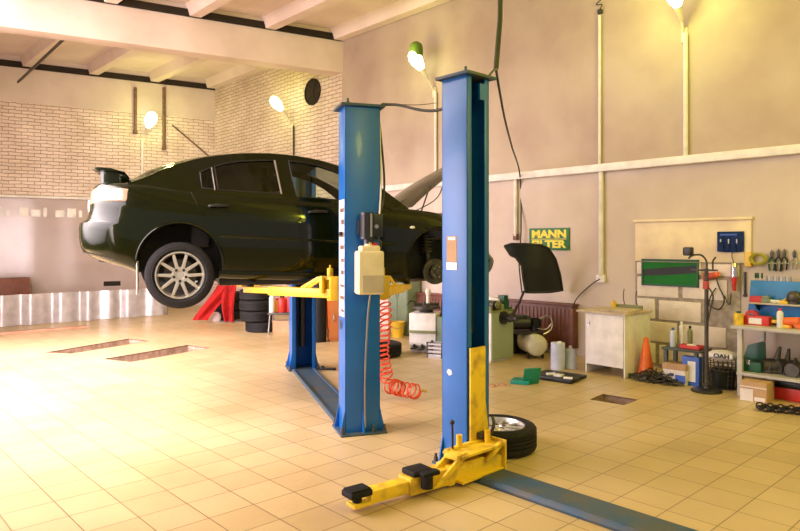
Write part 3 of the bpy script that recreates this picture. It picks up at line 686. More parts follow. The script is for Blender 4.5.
b = B(); b.box(ox-.115, ox+.115, -.29, -.135, 1.225, 1.60, bev=.025, seg=3); b.box(ox-.085, ox+.085, -.275, -.15, 1.59, 1.645, bev=.02, seg=3); b.cyl((ox, -.21, 1.64), (ox, -.21, 1.675), .04)
tk = b.ob('oil_tank', 'yellowish_tank', pu)
b = B(); b.box(ox-.085, ox+.117, -.292, -.133, 1.235, 1.40, bev=.02, seg=3); b.ob('tank_fluid', 'fluid', tk)
b = B(); b.cyl((ox+.05, -.22, 1.645), (ox+.05, -.22, 1.67), .022); b.tube([(ox+.02, -.24, 1.66), (ox+.04, -.25, 1.63), (ox+.07, -.24, 1.63)], .010); b.ob('filler_cap', 'red', tk)
b = B(); b.tube([(ox+.10, -.18, 1.90), (.16, -.14, 2.1), (.172, -.10, 2.35), (.172, -.05, HA-.02)], .008); b.ob('power_lead', 'white_pipe', la)
b = B(); b.tube([(.172, -.02, HA), (.19, -.05, 2.6), (.21, -.08, 2.25), (.19, -.12, 2.05), (ox+.1, -.16, 1.9)], .010); b.ob('control_lead', 'cable', la)
b = B(); b.tube([(ox+.01, -.22, 1.23), (ox+.0, -.16, 1.0), (ox-.02, -.15, .5), (ox-.02, -.15, .06)], .009); b.ob('hydraulic_hose', 'steel', la)
b = B(); b.sph((-.172, -.02, .95), .03, (.2, .5, 1.6)); b.sph((-.172, -.02, 1.75), .02); b.ob('stop_button', 'blackm', colA)
# ---- the empty lift in front (local x points along its floor beam)
LBp = Vector((.4935, 4.897)); HB = 2.89
lb = thing('two_post_lift', 'blue two post lift standing empty nearest the viewer, yellow arms lowered to the floor', 'car lift', (LBp.x, LBp.y, 0), AR)
MB = Matrix.Rotation(-PI/2, 4, 'Z')     # column opens towards +x
cB = column(lb, .25, .25, HB, MB)
MF = Matrix.Translation((3.3, 0, 0)) @ Matrix.Rotation(PI/2, 4, 'Z'); column(lb, .25, .25, HB, MF)
b = B(); b.box(.185, 3.1, -.24, .05, 0, .015, bev=.003); b.prism([(-.24, .015), (-.21, .045), (.02, .045), (.05, .015)], .34, 3.1, axis='x', bev=.004); b.ob('floor_crossbeam', 'blue_worn', lb)
zl = lambda py, d: EYE+(HZ-py)/F*d
b = B(); b.box(-.075, .025, -.1272, -.1255, zl(262, 4.8), zl(236, 4.8)); b.ob('rating_plate', 'carton', cB)
b = B(); b.box(-.078, .028, -.1285, -.1255, zl(270, 4.8), zl(262.5, 4.8)); b.box(-.06, .01, -.1285, -.1272, zl(240, 4.8), zl(237, 4.8)); b.ob('plate_label', 'white', cB)
b = B(); b.prism([(-.075, .70), (-.05, .675), (-.02, .69), (-.03, .72), (-.06, .725)], -.1275, -.1255); b.ob('peeled_sticker', 'carton_white', cB)
b = B()
for i in range(22): b.lathe([(.03+.006*math.cos(2*PI*k/6), .006*math.sin(2*PI*k/6)) for k in range(6)], 12, Matrix.Translation((.06, -.03, 1.0+i*.016)), closed=True)
b.ob('ram_bellows', 'black', cB)
b = B(); b.tube([(.10, -.06, HB-.1), (.105, -.062, 2.0), (.10, -.06, 1.0)], .007); b.ob('lock_cable', 'steel', cB)
b = B(); b.box(.105, .125, .02, .08, HB-.16, HB-.04); b.ob('bracket', 'blue', cB)
# carriage at floor level, slid towards the viewer
CS = Matrix.Translation((0, -.13, -.03))
b = B(); b.prism([(.02, .09), (.02, .93), (.185, .93), (.185, .53), (.23, .25), (.23, .09)], .130, .150, axis='x', bev=.004); b.box(-.04, .125, .04, .21, .09, .85, bev=.006)
b.box(.14, .175, -.26, .20, .07, .26, bev=.006)
b.box(.13, .32, -.26, .20, .225, .245, bev=.005)
b.box(.13, .32, -.26, .20, .055, .075, bev=.005); b.box(.15, .33, .185, .205, .06, .27, bev=.004)
cr = tf(b, CS).ob('carriage', 'yellow_worn', lb)
for x0 in (.17, .28):
    b = B(); b.prism([(-.27, .235), (-.22, .26), (-.16, .24), (-.46, .09), (-.52, .09)], x0, x0+.02, axis='x', bev=.003); tf(b, CS).ob('strut', 'yellow_worn', cr)
b = B(); b.prism([(.20, .25), (.15, .265), (.0, .16), (.04, .15)], .29, .32, axis='x', bev=.003); tf(b, CS).ob('strut', 'yellow_worn', cr)
b = B(); b.box(.19, .30, -.30, -.22, .22, .255, bev=.005); tf(b, CS).ob('hinge_plate', 'yellow_worn', cr)
ma = CS @ Matrix.Translation((.235, .15, 0)) @ Matrix.Rotation(math.atan2(-1.15, -.12), 4, 'Z')
b = B(); b.box(-.04, .80, -.065, .065, .05, .165, bev=.008); b.box(.70, 1.10, -.05, .05, .065, .145, bev=.006); b.box(1.09, 1.22, -.05, .05, .06, .085, bev=.006); b.box(.14, .36, -.068, .068, .165, .18, bev=.004); b.box(.42, .47, -.07, .07, .045, .175, bev=.004)
ar = tf(b, ma).ob('arm', 'yellow_worn', lb)
b = B(); b.cyl((1.17, 0, .085), (1.17, 0, .125), .03); b.box(1.09, 1.25, -.06, .06, .125, .165, bev=.012); b.box(1.10, 1.24, -.05, .05, .165, .175, bev=.004); tf(b, ma).ob('lifting_pad', 'black', ar)
b = B(); b.box(.62, .78, -.06, .075, .166, .205, bev=.012); b.cyl((.70, .11, .10), (.70, .11, .18), .04); b.box(.60, .74, .06, .13, .17, .20, bev=.01); tf(b, ma).ob('lifting_pad', 'black', ar)
for px_, py_ in ((.16, -.12), (.22, .12)):
    b = B(); b.cyl((px_, py_, .07), (px_, py_, .335), .022); tf(b, CS).ob('pivot_pin', 'yellow', cr)
b = B(); b.tube([(.17, -.20, .25), (.17, -.20, .36), (.17, -.205, .43)], .008); b.sph((.17, -.205, .44), .018); tf(b, CS).ob('release_lever', 'blackm', cr)
b = B(); b.cyl((.16, .12, .27), (.16, .12, .31), .04); b.tube([(.20, .15, .25), (.23, .18, .36), (.21, .19, .42)], .012); tf(b, CS).ob('arm_lock', 'dsteel', cr)
# ================================================================== CABLES AND LAMPS
def cablething(name, label, cat, pts, r, m, n=6):
    o = Vector(pts[-1]); b = B(); b.tube([Vector(p)-o for p in pts], r, n); ob = b.ob(name, m, loc=o); return tag(ob, label, cat)
topA = at(381, 104, 5.75); topB = at(446, 106, 5.0)
cablething('power_cable', 'dark cable sagging between the tops of the two blue lift posts', 'cable', [topA+Vector((0, .03, -.0)), at(398, 105, 5.7), at(420, 110, 5.4), at(436, 110.5, 5.1), at(449, 107, 4.93)], .012, 'cable')
cablething('signal_wire', 'thin wire running level from the car lift post to the wall lamp pipe', 'wire', [at(383, 103, 5.8), at(415, 105, 6.8), at(436, 103, 9.0)], .004, 'cable')
pc = [at(501, -48, 6.3), at(500, 20, 6.1), at(496, 69, 5.9)]
b = B(); o = pc[2]; hel = []
n_ = 150
for i in range(n_*6):
    f = i/(n_*6-1); p = pc[0].lerp(pc[2], f) if False else (pc[0].lerp(pc[1], min(1, f*2)) if f < .5 else pc[1].lerp(pc[2], f*2-1)); a = 2*PI*i/6
    hel.append(p-o+Vector((.018*math.cos(a), .018*math.sin(a), 0)))
b.tube(hel, .007, 5, smooth=False); b.tube([pc[0]-o, pc[1]-o, pc[2]-o], .012, 6)
b.tube([Vector((0, 0, 0)), at(493, 71, 5.5)-o, at(487, 78.5, 5.05)-o], .011, 6)
cc = b.ob('coiled_cable', 'green_cable', loc=o); tag(cc, 'green coiled cable hanging from the ceiling to the front lift post', 'cable')
w_ = wr(520, 176, .1)
cablething('drop_cable', 'dark cable curving from the ceiling coil down to the white wall rail', 'cable', [pc[2], at(499, 88, 6.1), at(505, 120, 7.0), at(512, 147, 8.5), w_, wr(521, 230, .08), wr(519, 262, .06), wr(522, 293, .05)], .012, 'cable')
cablething('extension_lead', 'thin dark lead running down the wall from the white socket', 'cable', [wr(600, 279, .06), wr(592, 284, .06), wr(578, 297, .05), wr(572, 308, .15)], .009, 'cable')
p = wr(602, 279); b = B(); b.box(-.07, .07, -.06, 0, -.05, .06, bev=.015); so = b.ob('wall_socket', 'white', loc=p, rz=AR); tag(so, 'white double socket at the foot of the white wall pipe', 'socket')
b = B(); b.cyl((-.03, -.062, .01), (-.03, -.066, .01), .02); b.cyl((.035, -.062, .01), (.035, -.066, .01), .02); b.ob('socket_face', 'carton_white', so)
p = wr(517, 237); b = B(); b.box(-.04, .04, -.06, 0, -.05, .05, bev=.01); tag(b.ob('junction_box', 'rust', loc=p, rz=AR), 'small rusty box at the lower end of the left wall pipe', 'junction box')
p = wr(601, 12); b = B(); b.box(-.03, .03, -.05, 0, -.03, .03); b.tube([(0, -.04, .02), (.05, -.06, .08), (-.04, -.06, .1), (.03, -.05, .16)], .008); tag(b.ob('cable_end', 'cable', loc=p, rz=AR), 'tangled cable end high on the wall above the thin pipe', 'cable')
def lamp(px_b, py_b, px_s, py_s, label, on_back=False, off=.42, cap=False, power=55, size=1.0):
    f_ = wb if on_back else wr
    base = f_(px_s, py_s, 0); tip = f_(px_b, py_b, off)
    L = thing('wall_lamp', label, 'lamp', base, AB if on_back else AR, 'bare bulb wall lamps')
    rot = Matrix.Rotation(-(AB if on_back else AR), 4, 'Z'); v = rot @ (tip-base); n_ = v.normalized()
    b = B(); b.box(-.04, .04, -.03, 0, -.14, .05, bev=.008); b.tube([(0, -.02, 0), (0, -.06, .02), tuple(v*.38)], .018); L0 = b.ob('bracket', 'sock', L)
    q = Vector((0, 0, 1)).rotation_difference(n_).to_matrix().to_4x4()
    b = B(); b.lathe([(0, 0), (.03, 0), (.05, .16), (.055, .20), (.0, .20)], 20, Matrix.Translation(v*.36) @ q); b.ob('lamp_socket', 'sock', L)
    top = v*.36+n_*.19
    b = B(); b.lathe([(r*size, z*size) for r, z in [(0, 0), (.05, .0), (.085, .08), (.115, .18), (.115, .26), (.085, .34), (.04, .375), (0, .38)]], 24, Matrix.Translation(top) @ q); b.ob('bulb', 'bulb', L)
    if cap:
        c = top+n_*.20
        b = B(); b.lathe([(.118, 0), (.122, .02), (.12, .16), (.10, .22), (.05, .26), (0, .265)], 24, Matrix.Translation(c+Vector((0, 0, .06)))); b.ob('lamp_cap', 'lampgreen', L)
    wp = base+(rot.inverted() @ (top+n_*.25)); N = (BN if on_back else RN); point('lamp_or_fill_light', wp+Vector((N.x, N.y, 0))*.42, power, LC, .12)
LW = 20
lamp(150, 122, 144, 138, 'glowing bulb lamp on the back brick wall above the car boot', True, power=LW*1.3, size=1.25)
lamp(277, 104, 293, 124, 'glowing bulb lamp on the brick wall left of the round fan hole', power=LW*1.3, size=1.0)
lamp(415, 58, 435, 90, 'glowing bulb lamp with a green cap between the two blue posts', cap=True, power=LW)
lamp(675, -3, 685, 32, 'glowing bulb lamp at the top edge above the white wall rail', power=LW*3, off=.36)
for pxl in (1250,):
    q = RP+RE*5.2
    point('lamp_or_fill_light', (q.x-1.6, q.y-1.4, 4.2), 340, LF, .3)  # unseen fill light without a fixture, added to yellow the right-hand floor
point('lamp_or_fill_light', (2.2, 1.2, 4.4), 200, LF, .3)  # another added fill light overhead near the camera, no lamp there
# round fan opening
p = wr(313, 92); fr = thing('wall_fan', 'round black fan opening high in the brick wall', 'fan', p, AR)
rr = rlen(306, 320)/2
b = B(); b.lathe([(rr, 0), (rr+.03, 0), (rr+.03, .03), (rr, .03)], 36, Matrix.Rotation(PI/2, 4, 'X'), closed=True); b.ob('fan_ring', 'dark_gap', fr)
b = B(); b.cyl((0, -.012, 0), (0, -.002, 0), rr, n=36); b.ob('fan_recess', 'dark_gap', fr)
b = B()
for k in range(5): b.box(.05, rr*.92, -.022, -.016, -.05, .05, m=Matrix.Rotation(k*2*PI/5, 4, 'Y'))
b.cyl((0, -.03, 0), (0, -.012, 0), .06); b.ob('fan_blade', 'dark_gap', fr)
# old iron pipes on the back wall
for px, py0, py1, lab in ((135, 88, 134, 'rusty iron pipe left of the bulb on the back wall'), (163.5, 88, 150, 'rusty iron pipe right of the bulb on the back wall')):
    p = wb(px, py1); z1 = wb(px, py0).z-p.z; b = B(); b.cyl((0, -.06, 0), (0, -.06, z1), .04, n=10); b.cyl((0, -.06, 0), (0, -.06, .08), .055, n=10); tag(b.ob('iron_pipe', 'rust', loc=p, rz=AB), lab, 'pipe')
p = wb(142, 178); b = B(); b.cyl((0, -.04, 0), (0, -.04, wb(142, 140).z-p.z), .035, n=10); tag(b.ob('lamp_conduit', 'white_pipe', loc=p, rz=AB), 'pale conduit below the bulb on the back wall', 'pipe')
p0, p1 = wb(172, 125, .05), wb(210, 157, .05); b = B(); b.tube([(0, 0, 0), p1-p0], .02, 6); tag(b.ob('slanting_rod', 'rust', loc=p0), 'rusty rod slanting across the back wall towards the corner', 'rod')
p0, p1 = at(18, 82, 13.0), at(62, 39, 12.2); p0.z = wb(18, 82).z
a_, c_ = wb(18, 82, .1), at(63, 40, 12.3); b = B(); b.tube([(0, 0, 0), c_-a_], .03, 6); tag(b.ob('ceiling_rod', 'dsteel', loc=a_), 'dark rod slanting from the back wall up to the ceiling beam', 'rod')
# ================================================================== LEFT AND REAR OF THE SHOP
A_, D_ = Vector(fl(-14, 328.5)), Vector(fl(168, 314.8)); dv = D_-A_; Ls = dv.length; an = math.atan2(dv.y, dv.x)
fb = thing('silver_barrier', 'low silver sheet barrier along the floor in front of the back wall', 'barrier', (A_.x, A_.y, 0), an)
b = B(); b.grid(lambda u, v: (u*Ls, .05*math.sin(u*46+.9*math.sin(u*11))+.012*math.sin(u*83), .01+v*.63), 300, 2, thick=.004); b.ob('sheet', 'foil', fb)
b = B()
for k in range(9): b.box(k*Ls/8-.02, k*Ls/8+.02, .075, .115, 0, .60)
b.ob('post', 'dsteel', fb)
pw = fl(40, 331); b = B(); b.box(-.75, 1.05, -.06, .06, 0, .05, bev=.008); tag(b.ob('wooden_plank', 'plank', loc=(pw[0]-.1, pw[1]-.25, 0), rz=an-.02), 'long pale plank lying on the floor before the silver barrier', 'plank')
bx = at(4, 300, 14.2); b = B(); b.box(-.55, .55, -.2, .2, 0, .92, bev=.01); bo = b.ob('brown_crate', 'wood', loc=(bx.x-.1, bx.y, 0), rz=an); tag(bo, 'dark brown crate showing above the silver barrier at the left edge', 'crate')
b = B()
for z in (.2, .45, .7): b.box(-.56, .56, -.215, -.2, z, z+.06)
b.ob('batten', 'wood', bo)
p = wb(112, 283.5); b = B(); b.box(-.2, .2, -.05, -.02, -.06, .06, bev=.01)
for k in range(4): b.box(-.18, .18, -.06, -.05, -.05+k*.028, -.04+k*.028)
tag(b.ob('wall_grille', 'dark_gap', loc=p, rz=AB), 'small dark grille low on the back wall behind the bumper', 'grille')
# tyres -------------------------------------------------------------
tz = .105
x, y = fl(255.5, 333); y += .25
t0 = make_tyre(); t0.location = (x+.06, y+.05, .1); t0.name = 'tyre'; tag(t0, 'bottom tyre of the four stacked behind the lift, pushed out to the right', 'tyre', 'four stacked tyres')
for i, (dx, lab) in enumerate(((-.03, 'second tyre from the floor in the stack of four'), (-.045, 'third tyre from the floor in the stack of four'), (-.05, 'topmost tyre of the stack of four under the yellow arm'))):
    c = t0.copy(); C.objects.link(c); c.location = (x+dx, y+.02*i, .302+.202*i); c['label'] = lab
x2, y2 = fl(227, 320.5); y2 += .3; x2 -= .05
for i, lab in enumerate(('bottom tyre of the rear stack half hidden by red cloth', 'middle tyre of the rear stack half hidden by red cloth', 'top tyre of the rear stack half hidden by red cloth')):
    c = t0.copy(); C.objects.link(c); c.location = (x2+.02*i, y2, .1+.202*i); c['label'] = lab; c['group'] = 'three tyres behind the red cloth'
x, y = fl(380, 359); c = t0.copy(); C.objects.link(c); c.location = (x, y+.31, .1); c['label'] = 'tyre lying flat on the floor behind the red coiled hose'; del c['group']
# loose wheel behind the front lift
wt = thing('spare_wheel', 'alloy wheel with tyre lying flat on the floor behind the front lift post', 'wheel', (.79, 5.28, 0))
make_wheel(wt, Matrix.Translation((0, 0, .106)) @ Matrix.Rotation(.6, 4, 'Z')).name = 'rim'
# red cloth hanging on a stand
xr_, yr_ = fl(222, 322.5); rc = thing('red_cloth', 'bright red cloth hanging in two folds beside the tyre stack', 'cloth', (xr_, yr_, 0), .1)
sc_ = yr_/F
def fold(top, bot, w0, w1, ph):
    def fn(u, v):
        c = Vector((top[0]+(bot[0]-top[0])*v+.02*math.sin(5*v+ph), top[1]+(bot[1]-top[1])*v)); w_ = w0+(w1-w0)*v
        return (c.x+(u-.5)*w_, -.05+.05*math.sin(u*9+ph+2*v)+.03*math.sin(v*7+u*4), c.y)
    b = B(); b.grid(fn, 14, 24, thick=.012); return b
fold((.15, .92), (-.43, .06), .34, .34, 0).ob('fold', 'redcloth', rc)
fold((.16, .95), (.14, .02), .36, .19, 2).ob('fold', 'redcloth', rc)
b = B(); b.cyl((.18, .06, 0), (.18, .06, .93), .03); b.cyl((-.25, .05, .90), (.5, .05, .90), .025); b.box(-.05, .4, 0, .12, 0, .03); b.ob('stand', 'dsteel', rc)
x, y = fl(217, 320.5); b = B(); b.lathe([(0, 0), (.10, 0), (.12, .08), (.09, .16), (.05, .19), (0, .19)], 20); tag(b.ob('white_bag', 'carton_white', loc=(x, y-.1, 0)), 'small white bundle on the floor between the red folds', 'bundle')
# small table with red cans
x, y = fl(277, 334); tb = thing('metal_side_table', 'small steel table with red cans between the tyres and the rear post', 'table', (x+.06, y+.1, 0), 0)
x += .06
b = B(); b.box(-.22, .24, -.17, .2, .36, .40, bev=.006); b.ob('table_top', 'dsteel', tb)
for sx in (-.2, .22):
    for sy in (-.15, .18): b = B(); b.tube([(sx*1.05, sy, 0), (sx*.9, sy, .365)], .014, smooth=False); b.ob('leg', 'steel', tb)
def can(name, lab, cat, loc, r, h, m, cap=None, neck=True, group=None, rz=0):
    o = thing(name, lab, cat, loc, rz, group)
    b = B(); prof = [(0, 0), (r*.95, 0), (r, .006), (r, h*.78), (r*.9, h*.84)]+([(r*.42, h*.9), (r*.42, h*.94), (0, h*.94)] if neck else [(r*.9, h*.86), (0, h*.86)])
    b.lathe(prof, 20); b.ob('can_body', m, o)
    b = B(); b.lathe([(0, 0), (r*.5, 0), (r*.5, h*.1), (r*.4, h*.12), (0, h*.12)], 16, Matrix.Translation((0, 0, h*.92 if neck else h*.86))); b.ob('cap', cap or 'white', o)
    return o
can('oil_can', 'red can standing on the small steel table behind the yellow arm', 'can', (x+.02, y+.08, .40), .085, .30, 'red', 'black')
can('oil_can', 'yellow can beside the red can on the small steel table', 'can', (x-.1, y+.16, .40), .06, .24, 'yellow', 'red')
can('plastic_jug', 'white jug next to the tyre stack on the small steel table', 'jug', (x-.16, y+.02, .40), .05, .34, 'white', 'carton_white')
can('oil_can', 'red can at the right side of the small steel table', 'can', (x+.15, y+.12, .40), .07, .32, 'red', 'white')
b = B(); b.box(-.17, .15, -.1, .12, 0, .24, bev=.005); o = b.ob('carton', 'carton', loc=(x+.02, y+.13, 0)); tag(o, 'brown carton on the floor under the small steel table', 'box'); b = B(); b.box(-.16, .14, -.012, .012, .24, .242); b.ob('tape', 'carton_white', o)
# tall black bottle, orange cabinet, green cabinet
x, y = fl(315, 343); cb = thing('gas_cylinder', 'tall black gas cylinder standing right of the rear lift post', 'cylinder', (x+.05, y+.15, 0))
b = B(); b.lathe([(0, 0), (.12, 0), (.125, .03), (.125, .95), (.10, 1.03), (.05, 1.07), (0, 1.07)], 28); b.ob('cylinder_body', 'black', cb)
b = B(); b.cyl((0, 0, 1.07), (0, 0, 1.14), .03); b.ob('valve', 'brass', cb)
x, y = fl(311, 341); b = B(); b.cyl((0, 0, .0), (0, 0, .75), .022); b.box(-.07, .07, -.05, .05, 0, .03); b.sph((0, 0, .76), .03); tag(b.ob('grey_post', 'steel', loc=(x-.02, y, 0)), 'short grey upright tube in front of the black cylinder', 'post')
x, y = fl(331, 342); oc = thing('orange_cabinet', 'orange metal cabinet behind the car lift post', 'cabinet', (x+.10, y+.26, 0), AC)
b = B(); b.box(-.2, .3, -.2, .25, .05, .74, bev=.008); b.box(-.18, .28, -.18, .23, 0, .05); b.ob('body', 'orange_cab', oc)
b = B(); b.box(-.18, .28, -.212, -.2, .08, .71, bev=.004); dd = b.ob('door', 'orange_cab', oc); b = B(); b.tube([(-.13, -.21, .36), (-.13, -.235, .37), (-.13, -.235, .45), (-.13, -.21, .46)], .008); b.ob('handle', 'steel', dd)
b = B(); b.prism([(-.235, .74), (-.2, .74), (-.2, .25), (-.215, .2)], -.19, .2, bev=.003); b.ob('side_flap', 'orange', oc)
gx = at(399, 330, 11.95); gcb = thing('green_cabinet', 'tall dull green cabinet behind the yellow bucket', 'cabinet', (gx.x, gx.y, 0), AR)
b = B(); b.box(-.30, .22, 0, .34, 0, 1.45, bev=.01); b.ob('body', 'green_cab', gcb)
b = B(); b.box(-.28, -.045, -.012, 0, .06, 1.40, bev=.004); dd = b.ob('door', 'green_cab', gcb); b2 = B(); b2.cyl((-.07, -.03, .7), (-.07, -.03, .82), .01); b2.ob('handle', 'steel', dd)
b = B(); b.box(-.035, .20, -.012, 0, .06, 1.40, bev=.004); dd = b.ob('door', 'green_cab', gcb); b2 = B(); b2.cyl((-.01, -.03, .7), (-.01, -.03, .82), .01); b2.ob('handle', 'steel', dd)
x, y = fl(398.5, 336.5); bk = thing('bucket', 'yellow plastic bucket in front of the dull green cabinet', 'bucket', (x-.02, y-.04, 0))
b = B(); b.lathe([(0, 0), (.10, 0), (.135, .26), (.145, .262), (.145, .275), (.128, .275), (.095, .02), (0, .02)], 28); b.ob('pail', 'bucket', bk)
b = B(); b.tube([(-.14, 0, .25), (-.12, -.1, .20), (0, -.16, .17), (.12, -.1, .20), (.14, 0, .25)], .006); b.ob('handle', 'steel', bk)
# red coiled air hose hanging off the lift arm
hx = at(382.5, 300, 6.9); pts = []
zt_, zb2 = 1.19, .22
N_ = 17*16
for i in range(N_):
    f = i/(N_-1); a = 2*PI*17*f; rr_ = .07 if int(17*f) % 5 else .058; pts.append((hx.x+.02*math.sin(7*f)+.10*f*f*.4+rr_*math.cos(a), hx.y+rr_*math.sin(a), zt_+(zb2-zt_)*(f**.8)+.035*math.sin(a+.3)))
for i in range(9*14):
    f = i/(9*14-1); a = 2*PI*9*f; pts.append((hx.x+.05+.29*f+.03*math.sin(9*f)+.06*math.cos(a), hx.y+.03*math.sin(5*f)+.06*math.cos(a), .10+.075*math.sin(a)+.05*(1-f)))
o = Vector((hx.x, hx.y, 0)); b = B(); b.tube([Vector(p)-o for p in pts], .009, 6, smooth=False)
hs = b.ob('coiled_air_hose', 'hose', loc=o); tag(hs, 'red coiled air hose hanging beside the lift post down to the floor', 'air hose')
b = B(); b.tube([Vector((pts[0][0], pts[0][1], zt_))-o, Vector((pts[0][0]-.05, pts[0][1], zt_+.03))-o], .014); b.cyl(Vector(pts[-1])-o, Vector(pts[-1])-o+Vector((.06, 0, -.01)), .015, n=10); b.ob('hose_fitting', 'brass', hs)
# ================================================================== ALONG THE RIGHT WALL
# tyre changer
x, y = fl(409, 352); tc = thing('tyre_changer', 'pale grey tyre changer with foot pedals between the two lift posts', 'machine', (x, y, 0), AR+.55)
b = B(); b.box(0, .42, 0, .45, .10, .60, bev=.015); b.box(.02, .40, .03, .42, 0, .10); b.ob('body', 'white', tc)
b = B(); b.box(.0, .42, -.03, 0, .30, .34, bev=.006); b.ob('kick_plate', 'offgreen', tc)
for i in range(3): b = B(); b.box(.05+i*.12, .13+i*.12, -.12, .02, .06, .085, bev=.006); b.box(.08+i*.12, .10+i*.12, -.05, .1, .07, .13); b.ob('pedal', 'blackm', tc)
b = B(); b.lathe([(0, .60), (.10, .60), (.12, .64), (.22, .66), (.22, .70), (.05, .71), (0, .71)], 32, Matrix.Translation((.22, .22, 0)))
for k in range(4): b.box(.06, .20, -.03, .03, .70, .75, bev=.006, m=Matrix.Translation((.22, .22, 0)) @ Matrix.Rotation(k*PI/2+.4, 4, 'Z'))
b.ob('turntable', 'dsteel', tc)
b = B(); b.box(.42, .66, .02, .40, .0, .55, bev=.01); b.ob('bead_breaker', 'green_cab', tc)
b = B(); b.cyl((.25, .22, .70), (.25, .22, .90), .028); b.lathe([(.0, 0), (.04, 0), (.045, .05), (.02, .09), (0, .09)], 16, Matrix.Translation((.25, .22, .88))); b.ob('centre_post', 'white', tc)
b = B(); b.tube([(.46, .2, .55), (.50, .2, .72), (.60, .2, .74), (.62, .2, .55)], .02); b.tube([(.1, .2, .73), (.0, .1, .78), (-.04, .05, .72)], .012); b.ob('breaker_arm', 'dsteel', tc)
x, y = fl(437, 357); cr_ = thing('wire_crate', 'small grey slatted crate on the floor beside the tyre changer', 'crate', (x, y, 0), AR+.4)
b = B()
for k in range(4): b.box(-.12, .12, -.10, -.09, .02+k*.055, .05+k*.055); b.box(-.12, .12, .09, .10, .02+k*.055, .05+k*.055); b.box(-.12, -.11, -.1, .1, .02+k*.055, .05+k*.055); b.box(.11, .12, -.1, .1, .02+k*.055, .05+k*.055)
b.box(-.12, .12, -.1, .1, 0, .015); b.ob('slats', 'steel', cr_)
b = B()
for sx in (-.115, .115):
    for sy in (-.095, .095): b.box(sx-.012, sx+.012, sy-.012, sy+.012, 0, .23)
b.ob('corner_post', 'dsteel', cr_)
# brown panelled heater cover on the wall
p = wr(404, 0); z0, z1 = zz(560, 344), zz(550, 303.5); Lh = rlen(404, 578)
hc = thing('heater_cover', 'red brown ribbed wooden heater cover low on the wall', 'cover', (p.x, p.y, z0), AR)
b = B(); b.box(0, Lh, -.14, 0, 0, z1-z0, bev=.006)
for k in range(int(Lh/.07)): b.box(.02+k*.07, .065+k*.07, -.152, -.138, .03, z1-z0-.05, bev=.006)
b.ob('ribbed_panel', 'wood', hc)
b = B(); b.box(-.02, Lh+.02, -.17, 0, z1-z0, z1-z0+.03, bev=.006); b.box(-.01, Lh+.01, -.155, 0, -.02, .0, bev=.004); b.ob('capping', 'wood', hc)
# wheel balancer with the black guard swung up
x, y = fl(491, 363.5); wbx = thing('wheel_balancer', 'white and olive wheel balancer with black curved guard swung up before the wall', 'machine', (x, y, 0), AR)
b = B(); b.box(-.62, 0, 0, .50, .03, .70, bev=.012); b.box(-.58, -.04, .04, .46, 0, .03); b.ob('body', 'white', wbx)
b = B(); b.box(.0, .012, .01, .49, .04, .69, bev=.004); b.ob('side_panel', 'grey_green', wbx)
b = B(); b.box(-.64, .02, -.02, .52, .70, .73, bev=.008); b.box(-.62, 0, .0, .03, .73, .79); b.box(-.62, -.60, 0, .5, .73, .79); b.ob('weights_tray', 'offgreen', wbx)
b = B(); b.cyl((-.05, .25, .62), (.26, .25, .62), .03); b.cyl((.0, .25, .62), (.05, .25, .62), .09, n=28); b.lathe([(0, .10), (.02, .10), (.06, 0), (0, 0)], 20, Matrix.Translation((.14, .25, .62)) @ Matrix.Rotation(PI/2, 4, 'Y')); b.ob('spindle', 'blackm', wbx)
# guard: a bent shell seen edge on, with rolled rim
gd = 9.45
gp = [(505, 246), (512, 243.8), (526, 244), (541, 245), (549, 248.5), (556, 259), (561, 275), (564, 291.5), (551, 292.5), (526, 292.5), (523.5, 280), (522, 266), (516, 257.5), (511, 255.5)]
RI = Matrix.Rotation(-AR, 4, 'Z'); base = Vector((x, y, 0))
def guardfn(X, Zz):
    return None
g0_ = [RI @ (at(px, py, gd)-base) for px, py in gp]
# local frame facing the viewer for the shell
gl = [((px-532)*gd/F, (268-py)*gd/F) for px, py in gp]
t = bmesh.new(); E = []
V = [t.verts.new((a, 0, c)) for a, c in densify(gl, .03)]
for i in range(len(V)): E.append(t.edges.new((V[i], V[(i+1) % len(V)])))
bmesh.ops.triangle_fill(t, use_beauty=True, edges=E)
for _ in range(2):
    bmesh.ops.subdivide_edges(t, edges=[e for e in t.edges if e.calc_length() > .06], cuts=1)
    bmesh.ops.triangulate(t, faces=t.faces[:])
for v in t.verts: v.co.y = .22*((v.co.x+.05)/.42)**2*(1 if v.co.x > -.05 else .6)+.06*abs(v.co.z)
bmesh.ops.recalc_face_normals(t, faces=t.faces); bmesh.ops.solidify(t, geom=t.faces[:], thickness=.02)
gc_ = RI @ (at(532, 268, gd)-base)
b = B(); b._add(t, Matrix.Translation(gc_) @ Matrix.Rotation(-AR-.15, 4, 'Z')); gdo = b.ob('wheel_guard', 'blackp', wbx, ang=60)
rim_ = [Vector((a, .22*((a+.05)/.42)**2*(1 if a > -.05 else .6)+.06*abs(c)-.0, c)) for a, c in densify(gl, .05)]; rim_.append(rim_[0])
b = B(); b.tube(rim_, .018, 8, smooth=False); tf(b, Matrix.Translation(gc_) @ Matrix.Rotation(-AR-.15, 4, 'Z')).ob('guard_rim', 'blackm', gdo)
pv = RI @ (at(524, 291, gd)-base)
b = B(); b.tube([pv, RI @ (at(519, 303, 9.4)-base), Vector((.06, .40, .64))], .018); b.cyl((.0, .40, .64), (.10, .40, .64), .03); b.ob('guard_arm', 'blackm', wbx)
